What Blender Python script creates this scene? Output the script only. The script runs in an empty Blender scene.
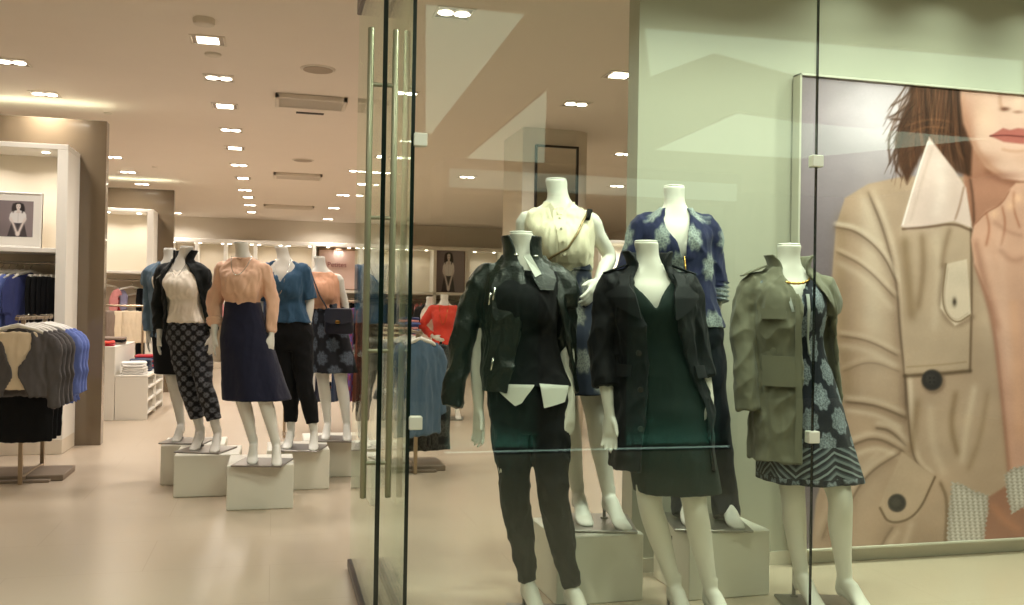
import bpy, math, random
import numpy as np
from mathutils import Vector, Matrix, noise
random.seed(7)
SC = bpy.context.scene
COL = SC.collection
# ------------------------------------------------------------------ camera
F = 924.0; CX, CY = 512.0, 302.5
YAW = math.radians(14.4); ROLL = 0.0168; PITCH = math.atan(7.5/F); CAMH = 1.3
vF = Vector((math.sin(YAW)*math.cos(PITCH), math.cos(YAW)*math.cos(PITCH), math.sin(PITCH)))
vR = Vector((math.cos(YAW), -math.sin(YAW), 0)); vU = vR.cross(vF)
cR, sR = math.cos(ROLL), math.sin(ROLL)
CAM = Vector((0, 0, CAMH))
def ray(px, py):
    dx, dy = px-CX, py-CY
    return vF + vR*((cR*dx+sR*dy)/F) - vU*((-sR*dx+cR*dy)/F)
def at(px, py, z=None, y=None, d=None, x=None):
    """world point seen at photo pixel on a plane of the place (height z, depth line y, side line x) or at forward distance d"""
    r = ray(px, py)
    if z is not None: t = (z-CAMH)/r.z
    elif y is not None: t = y/r.y
    elif x is not None: t = x/r.x
    else: t = d
    return CAM + r*t
def proj(p):
    q = Vector(p)-CAM; zc = q.dot(vF); u = F*q.dot(vR)/zc; v = -F*q.dot(vU)/zc
    return CX + cR*u - sR*v, CY + sR*u + cR*v, zc
cam = bpy.data.cameras.new('camera'); camo = bpy.data.objects.new('camera', cam); COL.objects.link(camo)
cam.sensor_width = 36; cam.lens = F/1024*36; cam.clip_start = 0.05; cam.clip_end = 100
xr = vR*cR + vU*sR; yu = vU*cR - vR*sR
m = Matrix((xr, yu, -vF)).transposed().to_4x4(); m.translation = CAM
camo.matrix_world = m; SC.camera = camo
# ------------------------------------------------------------------ materials
def lin(c):
    return tuple(((v/255)/12.92 if v/255 <= .04045 else ((v/255+.055)/1.055)**2.4) for v in c[:3]) + (1,)
class NT:
    def __init__(s, name):
        s.m = bpy.data.materials.new(name); s.m.use_nodes = True; s.t = s.m.node_tree; s.t.nodes.clear()
        s.out = s.t.nodes.new('ShaderNodeOutputMaterial')
    def n(s, typ, **kw):
        nd = s.t.nodes.new(typ)
        for k, v in kw.items():
            if k.startswith('i_'):
                key = k[2:]
                nd.inputs[int(key) if key.isdigit() else key.replace('_', ' ')].default_value = v
            else: setattr(nd, k, v)
        return nd
    def l(s, a, b): s.t.links.new(a, b)
    def math(s, op, a, b=None, c=None):
        nd = s.n('ShaderNodeMath', operation=op)
        for i, v in enumerate((a, b, c)):
            if v is None: continue
            if isinstance(v, (int, float)): nd.inputs[i].default_value = v
            else: s.l(v, nd.inputs[i])
        return nd.outputs[0]
    def mix(s, f, a, b):
        nd = s.n('ShaderNodeMix', data_type='RGBA')
        for i, v in ((0, f), (6, a), (7, b)):
            if isinstance(v, (int, float, tuple)): nd.inputs[i].default_value = v
            else: s.l(v, nd.inputs[i])
        return nd.outputs[2]
    def ramp(s, f, stops, interp='LINEAR'):
        nd = s.n('ShaderNodeValToRGB'); nd.color_ramp.interpolation = interp
        e = nd.color_ramp.elements
        while len(e) < len(stops): e.new(0.5)
        for el, (p, c) in zip(e, stops): el.position = p; el.color = c
        s.l(f, nd.inputs[0]); return nd.outputs[0]
    def bsdf(s, color, rough=.6, metal=0, spec=.5, sheen=0, coat=0):
        b = s.n('ShaderNodeBsdfPrincipled'); b.inputs['Roughness'].default_value = rough
        b.inputs['Metallic'].default_value = metal; b.inputs['Specular IOR Level'].default_value = spec
        b.inputs['Sheen Weight'].default_value = sheen; b.inputs['Coat Weight'].default_value = coat
        if isinstance(color, tuple): b.inputs['Base Color'].default_value = color
        else: s.l(color, b.inputs['Base Color'])
        s.l(b.outputs[0], s.out.inputs[0]); s.b = b; return b
    def bump(s, h, strength=.3, dist=.01):
        bp = s.n('ShaderNodeBump'); bp.inputs['Strength'].default_value = strength; bp.inputs['Distance'].default_value = dist
        s.l(h, bp.inputs['Height']); s.l(bp.outputs[0], s.b.inputs['Normal'])
    def obj(s): return s.n('ShaderNodeTexCoord').outputs['Object']
    def noise(s, scale, vec=None, detail=3, rough=.5):
        nd = s.n('ShaderNodeTexNoise'); nd.inputs['Scale'].default_value = scale
        nd.inputs['Detail'].default_value = detail; nd.inputs['Roughness'].default_value = rough
        s.l(vec or s.obj(), nd.inputs['Vector']); return nd.outputs[0]
MC = {}
def mat(name, rgb, rough=.6, metal=0, spec=.5, var=.08, vscale=3.0, bump=0, bscale=60, sheen=0, coat=0):
    """plain procedural material: a base colour with soft noise variation and an optional fine bump"""
    if name in MC: return MC[name]
    t = NT(name); c = lin(rgb)
    if var > 0:
        f = t.noise(vscale)
        col = t.mix(f, tuple(v*(1-var) for v in c[:3])+(1,), tuple(min(1, v*(1+var)) for v in c[:3])+(1,))
    else: col = c
    t.bsdf(col, rough, metal, spec, sheen, coat)
    if bump: t.bump(t.noise(bscale, detail=4), bump)
    MC[name] = t.m; return t.m
def cloth(name, rgb, rough=.85, sheen=.15, bump=.25, bscale=260, var=.1, spec=.25):
    return mat(name, rgb, rough, 0, spec, var, 9.0, bump, bscale, sheen)
def emit(name, rgb, strength):
    if name in MC: return MC[name]
    t = NT(name); e = t.n('ShaderNodeEmission'); e.inputs[0].default_value = lin(rgb); e.inputs[1].default_value = strength
    t.l(e.outputs[0], t.out.inputs[0]); MC[name] = t.m; return t.m
def cylmap(t, R=.16):
    """unrolls a garment round the body's axis: u = angle * R, v = height"""
    s = t.n('ShaderNodeSeparateXYZ'); t.l(t.obj(), s.inputs[0])
    ny = t.math('MULTIPLY', s.outputs[1], -1.0)
    u = t.math('MULTIPLY', t.math('ARCTAN2', s.outputs[0], ny), R)
    return u, s.outputs[2]
def planemap(t):
    s = t.n('ShaderNodeSeparateXYZ'); t.l(t.obj(), s.inputs[0]); return s.outputs[0], s.outputs[2]
def medallion(name, base, fig, su, sv, stops, R=.16, planar=False, lace=55, rough=.8, border=None, wob=0):
    """printed cloth: a diamond lattice of lacy medallions on a plain ground"""
    t = NT(name); u, v = planemap(t) if planar else cylmap(t, R)
    if wob:
        nz = t.math('MULTIPLY', t.math('SUBTRACT', t.noise(6), .5), wob); u = t.math('ADD', u, nz)
    U = t.math('MULTIPLY', u, su); V = t.math('MULTIPLY', v, sv)
    a = t.math('ADD', U, V); b = t.math('SUBTRACT', V, U)
    fa = t.math('SUBTRACT', t.math('FRACT', a), .5); fb = t.math('SUBTRACT', t.math('FRACT', b), .5)
    # distance in unrotated cell coordinates
    du = t.math('MULTIPLY', t.math('SUBTRACT', fa, fb), .5); dv = t.math('MULTIPLY', t.math('ADD', fa, fb), .5)
    r = t.math('SQRT', t.math('ADD', t.math('MULTIPLY', du, du), t.math('MULTIPLY', dv, dv)))
    th = t.math('ARCTAN2', du, dv)
    pet = t.math('MULTIPLY', t.math('COSINE', t.math('MULTIPLY', th, 8.0)), .025)
    r2 = t.math('ADD', r, pet)
    msk = t.ramp(r2, stops, 'LINEAR')
    vo = t.n('ShaderNodeTexVoronoi', feature='DISTANCE_TO_EDGE'); vo.inputs['Scale'].default_value = lace
    t.l(t.obj(), vo.inputs['Vector'])
    lc = t.ramp(vo.outputs['Distance'], [(0.02, (1, 1, 1, 1)), (.16, (.45, .45, .45, 1))])
    mm = t.n('ShaderNodeMix', data_type='RGBA', blend_type='MULTIPLY'); mm.inputs[0].default_value = 1
    t.l(msk, mm.inputs[6]); t.l(lc, mm.inputs[7])
    col = t.mix(mm.outputs[2], lin(base), lin(fig))
    if border:
        z0, z1 = border
        zz = t.n('ShaderNodeSeparateXYZ'); t.l(t.obj(), zz.inputs[0])
        inb = t.math('MULTIPLY', t.math('GREATER_THAN', zz.outputs[2], z0), t.math('LESS_THAN', zz.outputs[2], z1))
        ch = t.math('ADD', v, t.math('MULTIPLY', t.math('ABSOLUTE', t.math('SUBTRACT', t.math('FRACT', t.math('MULTIPLY', u, 3.2)), .5)), .22))
        st = t.ramp(t.math('FRACT', t.math('MULTIPLY', ch, 17.0)), [(.0, lin(base)), (.3, lin((112, 120, 124))), (.5, lin((62, 70, 78))), (.62, lin(base)), (.82, lin((132, 140, 142)))], 'CONSTANT')
        col = t.mix(inb, col, st)
    t.bsdf(col, rough, 0, .25, .1); t.bump(t.noise(240), .2)
    MC[name] = t.m; return t.m
W1 = (1, 1, 1, 1); B0 = (0, 0, 0, 1)
# ------------------------------------------------------------------ objects
def link(o, parent=None):
    COL.objects.link(o)
    if parent is not None: o.parent = parent
    return o
def tag(o, label=None, cat=None, group=None, kind=None):
    if label: o['label'] = label
    if cat: o['category'] = cat
    if group: o['group'] = group
    if kind: o['kind'] = kind
    return o
def empty(name, loc, rz=0, s=1.0):
    o = bpy.data.objects.new(name, None); o.empty_display_size = .1; link(o)
    o.location = loc; o.rotation_euler = (0, 0, rz); o.scale = (s, s, s); return o
def kids(o): return [c for c in COL.objects if c.parent == o]
def copy_tree(o, parent=None):
    c = o.copy(); COL.objects.link(c); c.parent = parent
    for ch in kids(o): copy_tree(ch, c)
    return c
class MB:
    """collects shapes for ONE mesh object"""
    def __init__(s): s.v = []; s.f = []; s.mi = []; s.cur = 0
    def add(s, vs, fs):
        o = len(s.v); s.v += [tuple(p) for p in vs]; s.f += [tuple(i+o for i in f) for f in fs]; s.mi += [s.cur]*len(fs); return s
    def box(s, x0, x1, y0, y1, z0, z1, bev=0):
        b = min(bev, (x1-x0)*.45, (y1-y0)*.45, (z1-z0)*.45)
        if b <= 0:
            vs = [(x, y, z) for z in (z0, z1) for y in (y0, y1) for x in (x0, x1)]
            return s.add(vs, [(0, 2, 3, 1), (4, 5, 7, 6), (0, 1, 5, 4), (2, 6, 7, 3), (0, 4, 6, 2), (1, 3, 7, 5)])
        rows = []
        for z, i in ((z0, b), (z0+b, 0), (z1-b, 0), (z1, b)):
            X0, X1, Y0, Y1 = x0+i, x1-i, y0+i, y1-i
            c = b*.6 if i == 0 else b*.3
            rows.append([(X0+c, Y0, z), (X1-c, Y0, z), (X1, Y0+c, z), (X1, Y1-c, z), (X1-c, Y1, z), (X0+c, Y1, z), (X0, Y1-c, z), (X0, Y0+c, z)])
        return s.rings(rows)
    def rings(s, rows, cap=True, closed=True):
        n = len(rows[0]); vs = [p for r in rows for p in r]; fs = []
        for j in range(len(rows)-1):
            for i in range(n if closed else n-1):
                k = (i+1) % n
                fs.append((j*n+i, j*n+k, (j+1)*n+k, (j+1)*n+i))
        if cap:
            fs.append(tuple(reversed(range(n)))); fs.append(tuple((len(rows)-1)*n+i for i in range(n)))
        return s.add(vs, fs)
    def cyl(s, c, r, z0, z1, n=24, r1=None):
        r1 = r if r1 is None else r1
        return s.rings([[(c[0]+q*math.cos(2*math.pi*i/n), c[1]+q*math.sin(2*math.pi*i/n), z) for i in range(n)] for q, z in ((r, z0), (r1, z1))])
    def lathe(s, prof, c=(0, 0), n=24):
        return s.rings([[(c[0]+r*math.cos(2*math.pi*i/n), c[1]+r*math.sin(2*math.pi*i/n), z) for i in range(n)] for r, z in prof])
    def tube(s, pts, rad, n=12, up=(0, 0, 1), caps=True):
        v, f = tube(pts, rad, n, up); return s.add(v, f)
    def plate(s, poly, n, th):
        """polygon (list of 3-D points) thickened along n"""
        n = Vector(n)*th; k = len(poly)
        vs = [tuple(Vector(p)-n*.5) for p in poly]+[tuple(Vector(p)+n*.5) for p in poly]
        fs = [tuple(reversed(range(k))), tuple(range(k, 2*k))]+[(i, (i+1) % k, k+(i+1) % k, k+i) for i in range(k)]
        return s.add(vs, fs)
    def build(s, name, mats, parent=None, smooth=False, auto=None):
        me = bpy.data.meshes.new(name); me.from_pydata(s.v, [], s.f)
        for q in (mats if isinstance(mats, (list, tuple)) else [mats]): me.materials.append(q)
        me.polygons.foreach_set('material_index', s.mi)
        if smooth: me.polygons.foreach_set('use_smooth', [True]*len(me.polygons))
        me.update(); fixn(me)
        if auto: me.set_sharp_from_angle(angle=math.radians(auto))
        return link(bpy.data.objects.new(name, me), parent)
def fixn(me):
    import bmesh
    bm = bmesh.new(); bm.from_mesh(me); bmesh.ops.recalc_face_normals(bm, faces=bm.faces); bm.to_mesh(me); bm.free()
def tube(pts, rad, n=12, up=(0, 0, 1)):
    P = [Vector(p) for p in pts]; k = len(P); vs = []; fs = []; up = Vector(up); last = None
    for i in range(k):
        t = (P[min(i+1, k-1)]-P[max(i-1, 0)]).normalized()
        u = up - t*up.dot(t)
        if u.length < 1e-3: u = (Vector((1, 0, 0)) - t*t.x)
        if u.length < 1e-3: u = Vector((0, 1, 0))
        u.normalize(); w = t.cross(u)
        r = rad[i] if isinstance(rad, (list, tuple)) else rad
        a, b = r if isinstance(r, (list, tuple)) else (r, r)
        for j in range(n):
            an = 2*math.pi*j/n; vs.append(P[i]+w*(a*math.cos(an))+u*(b*math.sin(an)))
    for i in range(k-1):
        for j in range(n):
            q = (j+1) % n; fs.append((i*n+j, i*n+q, (i+1)*n+q, (i+1)*n+j))
    fs.append(tuple(reversed(range(n)))); fs.append(tuple((k-1)*n+j for j in range(n)))
    return [tuple(p) for p in vs], fs
def spline(tab, k):
    """smooth (Catmull-Rom) resampling of a table of rows whose first column rises; k rows out"""
    T = np.array(sorted(tab), float); x = T[:, 0]; xs = np.linspace(x[0], x[-1], k); out = np.zeros((k, T.shape[1])); out[:, 0] = xs
    for c in range(1, T.shape[1]):
        y = T[:, c]; d = np.gradient(y, x)
        i = np.clip(np.searchsorted(x, xs)-1, 0, len(x)-2); h = x[i+1]-x[i]; q = (xs-x[i])/h
        out[:, c] = (2*q**3-3*q**2+1)*y[i]+(q**3-2*q**2+q)*h*d[i]+(-2*q**3+3*q**2)*y[i+1]+(q**3-q**2)*h*d[i+1]
    return out
def resample(pts, rad, k):
    P = np.array([list(p) for p in pts], float); R = np.array([(r, r) if not isinstance(r, (list, tuple)) else r for r in rad], float)
    s = np.concatenate([[0], np.cumsum(np.linalg.norm(np.diff(P, axis=0), axis=1))])
    o = spline([tuple([s[i]]+list(P[i])+list(R[i])) for i in range(len(P))], k)
    return [tuple(r[1:4]) for r in o], [tuple(r[4:6]) for r in o]
def se(a, ex):
    c, s = math.cos(a), math.sin(a)
    return math.copysign(abs(s)**(2/ex), s), math.copysign(abs(c)**(2/ex), c)
def loft(rows, axis, n=56, ex=2.2, fold=None, k=None):
    """closed solid through rings (z, rx, ry[, extra y]); axis(z) gives the ring centre"""
    T = spline([tuple(r)+(0,)*(4-len(r)) for r in rows], k or max(14, int((rows[-1][0]-rows[0][0])*90 if rows[-1][0] > rows[0][0] else (rows[0][0]-rows[-1][0])*90)))
    rr = []
    for z, rx, ry, oy in T:
        cx, cy = axis(z); ring = []
        for i in range(n):
            a = 2*math.pi*i/n; s, c = se(a, ex); q = 1+(fold(a, z) if fold else 0)
            ring.append((cx+rx*q*s, cy+oy-ry*q*c, z))
        rr.append(ring)
    m = MB().rings(rr); return m.v, m.f
def shell(rows, axis, th=.012, n=64, ex=2.2, fold=None, k=None):
    """open-fronted solid sheet: rings (z, rx, ry, gap angle to the left, gap angle to the right)"""
    T = spline(rows, k or max(14, int(abs(rows[-1][0]-rows[0][0])*90))); V = []; Fs = []; m = n+1
    for z, rx, ry, gl, gr in T:
        cx, cy = axis(z)
        for d in (0, -th):
            for i in range(m):
                a = gr+(2*math.pi-gl-gr)*i/n; s, c = se(a, ex); q = 1+(fold(a, z) if fold else 0)
                V.append((cx+(rx*q+d)*s, cy-(ry*q+d)*c, z))
    for j in range(len(T)-1):
        o = j*2*m; p = o+2*m
        for i in range(n):
            Fs.append((o+i, o+i+1, p+i+1, p+i)); Fs.append((o+m+i+1, o+m+i, p+m+i, p+m+i+1))
        Fs.append((o, p, p+m, o+m)); Fs.append((o+n, o+m+n, p+m+n, p+n))
    o = (len(T)-1)*2*m
    for i in range(n):
        Fs.append((i, m+i, m+i+1, i+1)); Fs.append((o+i, o+i+1, o+m+i+1, o+m+i))
    return V, Fs
def surfpt(rows, axis, a, z, off=0, ex=2.2):
    T = np.array(sorted(rows), float)
    rx = np.interp(z, T[:, 0], T[:, 1])+off; ry = np.interp(z, T[:, 0], T[:, 2])+off
    s, c = se(a, ex); cx, cy = axis(z); return (cx+rx*s, cy-ry*c, z)
def patch(rows, axis, edge, off=.01, th=.008, k=12, w=6, ex=2.2):
    """a flap lying on a garment: edge = list of (z, angle a, angle b)"""
    E = spline(edge, k); V = []; Fs = []
    for z, a0, a1 in E:
        for d in (off, off-th):
            for i in range(w+1): V.append(surfpt(rows, axis, a0+(a1-a0)*i/w, z, d, ex))
    m = w+1
    for j in range(k-1):
        o = j*2*m; p = o+2*m
        for i in range(w):
            Fs.append((o+i, o+i+1, p+i+1, p+i)); Fs.append((o+m+i+1, o+m+i, p+m+i, p+m+i+1))
        Fs.append((o, p, p+m, o+m)); Fs.append((o+w, o+m+w, p+m+w, p+w))
    o = (k-1)*2*m
    for i in range(w):
        Fs.append((i, m+i, m+i+1, i+1)); Fs.append((o+i, o+i+1, o+m+i+1, o+m+i))
    return V, Fs
def fuse(name, solids, voxel, mt, parent=None, smooth=3, wr=None, at_=None):
    """unites overlapping closed solids into one continuous surface, smooths it, adds cloth wrinkles; links it as one object"""
    import bmesh
    M = MB()
    for v, f in solids: M.add(v, f)
    me = bpy.data.meshes.new('tmp'); me.from_pydata(M.v, [], M.f); me.update()
    bm = bmesh.new(); bm.from_mesh(me); bmesh.ops.recalc_face_normals(bm, faces=bm.faces); bm.to_mesh(me); bm.free()
    o = bpy.data.objects.new('tmp', me); COL.objects.link(o)
    md = o.modifiers.new('r', 'REMESH'); md.mode = 'VOXEL'; md.voxel_size = voxel
    dg = bpy.context.evaluated_depsgraph_get(); dg.update()
    out = bpy.data.meshes.new_from_object(o.evaluated_get(dg)); bpy.data.objects.remove(o); bpy.data.meshes.remove(me)
    nv = len(out.vertices); co = np.zeros(nv*3); out.vertices.foreach_get('co', co); co = co.reshape(-1, 3)
    ed = np.zeros(len(out.edges)*2, int); out.edges.foreach_get('vertices', ed); ed = ed.reshape(-1, 2)
    deg = np.maximum(np.bincount(ed.ravel(), minlength=nv), 1)[:, None]
    def lap(c):
        s = np.zeros_like(c)
        for q in range(3):
            s[:, q] = np.bincount(ed[:, 0], c[ed[:, 1], q], nv)+np.bincount(ed[:, 1], c[ed[:, 0], q], nv)
        return s/deg
    for i in range(smooth):
        co = co+.5*(lap(co)-co); co = co-.52*(lap(co)-co) if i < smooth-1 else co
    if wr:
        out.vertices.foreach_set('co', co.ravel()); out.update()
        nr = np.zeros(nv*3); out.vertex_normals.foreach_get('vector', nr); nr = nr.reshape(-1, 3)
        amp, fx, fz = wr[:3]; diag = wr[3] if len(wr) > 3 else .6
        nz = noise.noise
        amp *= 1.55
        def fold_h(c):
            x, y, z = c; w = .35*nz((x*5+3, y*5, z*4)); sx = 1 if x > 0 else -1
            a = nz((x*fx+w+z*fz*diag*sx, y*fx+w, z*fz+w)); b = nz((x*fx*1.9+9-z*fz*.9*sx, y*fx*1.9, z*fz*1.6+w*2))
            return .45-1.5*abs(a)**.8+.55*(.35-abs(b))+.25*nz((x*40, y*40, z*22))
        h = np.array([fold_h(c) for c in co.tolist()])
        co = co+nr*(amp*h)[:, None]
    out.vertices.foreach_set('co', co.ravel())
    out.polygons.foreach_set('use_smooth', [True]*len(out.polygons))
    out.name = name; out.materials.clear(); out.materials.append(mt); out.update()
    return link(bpy.data.objects.new(name, out), parent)
# ------------------------------------------------------------------ mannequins
TORSO = [(.77, .125, .085), (.84, .158, .108), (.93, .165, .113), (1.02, .145, .10), (1.11, .119, .086), (1.18, .112, .082), (1.24, .121, .089),
         (1.30, .135, .101), (1.36, .146, .098), (1.41, .158, .084), (1.44, .145, .070), (1.465, .108, .062), (1.488, .074, .057), (1.505, .058, .054), (1.53, .05, .05), (1.60, .052, .052)]
class Pose:
    """a standing stance, in metres for a 1.6 m headless figure that faces -y"""
    def __init__(s, hip=(0, 0), waist=(0, 0), sh=(0, 0), neck=None, la=(-.07, 0), ra=(.09, -.03), lt=-8, rt=12, arms=None, tilt=0, lk=None, rk=None):
        s.hip, s.waist, s.sh = hip, waist, sh; s.neck = neck or sh; s.la, s.ra, s.lt, s.rt = la, ra, lt, rt; s.tilt = tilt
        s.lk, s.rk = lk, rk
        s.tab = np.array([(.4, *hip), (.90, *hip), (1.17, *waist), (1.40, *sh), (1.50, *sh), (1.60, *s.neck), (1.7, *s.neck)])
        s.arms = {-1: ((-.225, .02, 1.15), (-.245, -.03, .905), (-.02, -.08, -1)), 1: ((.225, .02, 1.15), (.245, -.03, .905), (.02, -.08, -1))}
        if arms: s.arms.update(arms)
    def axis(s, z):
        T = s.tab; return float(np.interp(z, T[:, 0], T[:, 1])), float(np.interp(z, T[:, 0], T[:, 2]))
    def leg(s, side):
        a = s.la if side < 0 else s.ra
        H = Vector((s.hip[0]+side*.076, s.hip[1], .87)); A = Vector((a[0], a[1], .125))
        kn = s.lk if side < 0 else s.rk
        K = Vector((kn[0], kn[1], .49)) if kn else H.lerp(A, .50)+Vector((0, -.025, 0)); K.z = .49
        pts = [H, H.lerp(K, .35), H.lerp(K, .75), K, K.lerp(A, .3)+Vector((0, .018, 0)), K.lerp(A, .65)+Vector((0, .012, 0)), A]
        return pts, [.078, .079, .062, .052, .052, .040, .030]
    def foot(s, side):
        a = s.la if side < 0 else s.ra; t = math.radians(s.lt if side < 0 else s.rt)
        A = Vector((a[0], a[1], .125)); D = Vector((math.sin(t), -math.cos(t), 0))
        return A, D
    def shoulder(s, side):
        return Vector((s.sh[0]+side*.150, s.sh[1], 1.412+side*s.tilt))
    def arm(s, side):
        e, w, d = s.arms[side]; S = s.shoulder(side); o = Vector((s.sh[0], s.sh[1], 0))
        return S, Vector(e)+o, Vector(w)+o, Vector(d).normalized()
    def armpath(s, side, t1=1.0, t0=0.0):
        S, E, Wr, d = s.arm(side); pts = []; k = 14
        for i in range(k+1):
            t = t0+(t1-t0)*i/k
            pts.append(S.lerp(E, t*2) if t < .5 else E.lerp(Wr, (t-.5)*2))
        # round the elbow
        q = [pts[0]]+[(pts[i-1]+pts[i]*2+pts[i+1])/4 for i in range(1, k)]+[pts[-1]]
        return q
def hand_solids(w, d, side, wide, curl, flex=.5):
    out = []; wide = Vector(wide); wide = (wide-d*wide.dot(d)).normalized(); nrm = Vector(curl); nrm = (nrm-d*nrm.dot(d)-wide*nrm.dot(wide)).normalized()
    P = [w-d*.02, w+d*.01, w+d*.045, w+d*.085, w+d*.098]
    out.append(tube(P, [(.024, .019), (.026, .019), (.036, .017), (.040, .015), (.034, .010)], 14, nrm))
    for off, L, k in ((.029, .066, .8), (.0095, .078, .9), (-.0105, .072, 1.05), (-.029, .054, 1.25)):
        b = w+d*.085+wide*off*1.02; dd = (d+wide*off*2.6).normalized()
        c = flex*k
        p1 = b+dd*L*.42+nrm*L*.10*c; d2 = (dd+nrm*.55*c).normalized(); p2 = p1+d2*L*.34; d3 = (d2+nrm*.6*c).normalized(); p3 = p2+d3*L*.28
        out.append(tube([b-dd*.012, b, p1, p2, p3, p3+d3*.004], [.0088, .0095, .0092, .0085, .0072, .004], 8, nrm))
    b = w+d*.02+wide*.016; td = (d*.75+wide*.55+nrm*.3).normalized(); p1 = b+td*.042; d2 = (d*.95+wide*.3+nrm*.3).normalized(); p2 = p1+d2*.03
    out.append(tube([b-td*.01, b, p1, p2, p2+d2*.018, p2+d2*.022], [.012, .014, .0115, .010, .008, .004], 8, nrm))
    return out
def body_solids(p, hands=None, bust=True):
    S = [loft(TORSO, p.axis, 40, 2.15)]
    for sd in (-1, 1):
        pts, r = p.leg(sd); q, rr = resample(pts, r, 26); S.append(tube(q, rr, 20, (0, -1, 0)))
        A, D = p.foot(sd); up = Vector((0, 0, 1))
        S.append(tube([A+up*.05, A, A+D*.035-up*.022, A+D*.08-up*.065, A+D*.115-up*.093, A+D*.15-up*.105, A+D*.185-up*.110, A+D*.197-up*.111],
                      [(.030, .031), (.030, .034), (.031, .036), (.035, .028), (.041, .021), (.040, .017), (.030, .012), (.016, .008)], 16, D))
        S.append(tube([A+up*.03-D*.006, A-D*.016-up*.015, A-D*.022-up*.042, A-D*.016-up*.062, A-D*.01-up*.068], [.028, .027, .026, .022, .012], 14, D))
        S.append(tube([A-D*.008-up*.046, A+D*.05-up*.07, A+D*.11-up*.098], [(.022, .02), (.026, .016), (.03, .012)], 12, up))
        Sh, E, Wr, d = p.arm(sd)
        pa, ra = resample([Sh+Vector((-sd*.045, 0, .004)), Sh, Sh.lerp(E, .35), E, E.lerp(Wr, .3), E.lerp(Wr, .75), Wr], [.040, .042, .039, .034, .035, .027, .021], 24)
        S.append(tube(pa, ra, 18, (0, -1, 0)))
        h = (hands or {}).get(sd, {})
        S += hand_solids(Wr, d, sd, h.get('wide', (-sd*.35, -1, 0)), h.get('curl', (-sd, .35, 0)), h.get('flex', .5))
        if bust:
            cx, cy = p.axis(1.305); c = Vector((cx+sd*.064, cy-.046, 1.31))
            S.append(tube([c+Vector((0, 0, .062)), c+Vector((0, -.012, .045)), c+Vector((0, -.02, .005)), c+Vector((0, -.02, -.025)), c+Vector((0, -.005, -.052)), c+Vector((0, .0, -.06))],
                          [.015, .042, .056, .055, .038, .015], 16, (0, -1, 0)))
    return S
M_BODY = lambda: mat('mannequin_white', (232, 228, 218), .38, 0, .45, .02)
M_CAP = lambda: mat('mannequin_cap', (226, 224, 216), .3, 0, .5, .02)
M_STEEL = lambda: mat('brushed_steel', (150, 145, 138), .38, .85, .5, .1, 30)
BODYVOX = {}
def mannequin(label, loc, rz, s, p, vox, hands=None, rod=-1, group=None, base=.36):
    root = empty('mannequin', loc, rz, s); tag(root, label, 'mannequin', group)
    fuse('body', body_solids(p, hands), vox, M_BODY(), root, 7)
    cx, cy = p.axis(1.6)
    MB().lathe([(.001, 1.598), (.046, 1.598), (.050, 1.602), (.046, 1.606), (.001, 1.607)], (cx, cy), 28).build('neck_cap', M_CAP(), root, True, 40)
    mx = (p.la[0]+p.ra[0])/2; my = (p.la[1]+p.ra[1])/2-.05
    MB().box(mx-base/2, mx+base/2, my-base/2, my+base/2, 0.0005, .012, .003).build('base_plate', M_STEEL(), root)
    a = p.la if rod < 0 else p.ra
    R = MB(); R.tube([(a[0]-.015, a[1]+.055, .01), (a[0]-.015, a[1]+.055, .27), (a[0]-.015, a[1]+.03, .33)], .008, 10, (1, 0, 0)); R.cyl((a[0]-.015, a[1]+.055), .018, .011, .02, 14)
    R.build('support_rod', M_STEEL(), root, True, 40)
    return root
# garment solids ------------------------------------------------------------
def top_rows(z0, ease=.014, hem=None, neck=1.50, flare=0):
    """a bodice from hem height z0 to the neck base"""
    rows = []
    for z, rx, ry in TORSO:
        if z0-.005 <= z <= neck:
            e = ease*(1 if z < 1.40 else .75 if z < 1.46 else .55)
            rows.append((z, rx+e, ry+e+(.045 if 1.24 <= z <= 1.32 else .03 if 1.2 < z < 1.38 else 0)))
    T = np.array(TORSO); z = z0
    rows = [r for r in rows if r[0] > z0+.02]
    rows.insert(0, (z0, float(np.interp(z0, T[:, 0], T[:, 1]))+ease+flare, float(np.interp(z0, T[:, 0], T[:, 2]))+ease+flare*.8))
    return rows
def sleeve(p, sd, t1, r0=.06, r1=.045, rm=None, n=20, puff=0):
    pts = p.armpath(sd, t1); k = len(pts); rm = rm or (r0+r1)/2
    rad = []
    for i in range(k):
        t = i/(k-1); r = r0*(1-t)**2+2*rm*t*(1-t)+r1*t*t+puff*math.sin(math.pi*min(1, t*1.05))**3*(t > .4)
        rad.append((r*.95, r*1.05))
    pts = [pts[0]+Vector((-sd*.03, 0, .0))]+pts; rad = [(r0*.85, r0*.9)]+rad
    q, rr = resample(pts, rad, 30); return tube(q, rr, n, (0, -1, 0))
def cap(p, sd, r=.056):
    o = p.axis(1.42); S = p.shoulder(sd)
    q, rr = resample([(o[0]+sd*.055, o[1]+.004, 1.452), (o[0]+sd*.105, o[1]+.002, 1.432), S+Vector((0, 0, .002)), S+Vector((sd*.022, 0, -.03)), S+Vector((sd*.034, 0, -.085)), S+Vector((sd*.036, 0, -.12))], [.040, .050, r, r, r*.97, r*.9], 16)
    return tube(q, rr, 20, (0, -1, 0))
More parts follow.
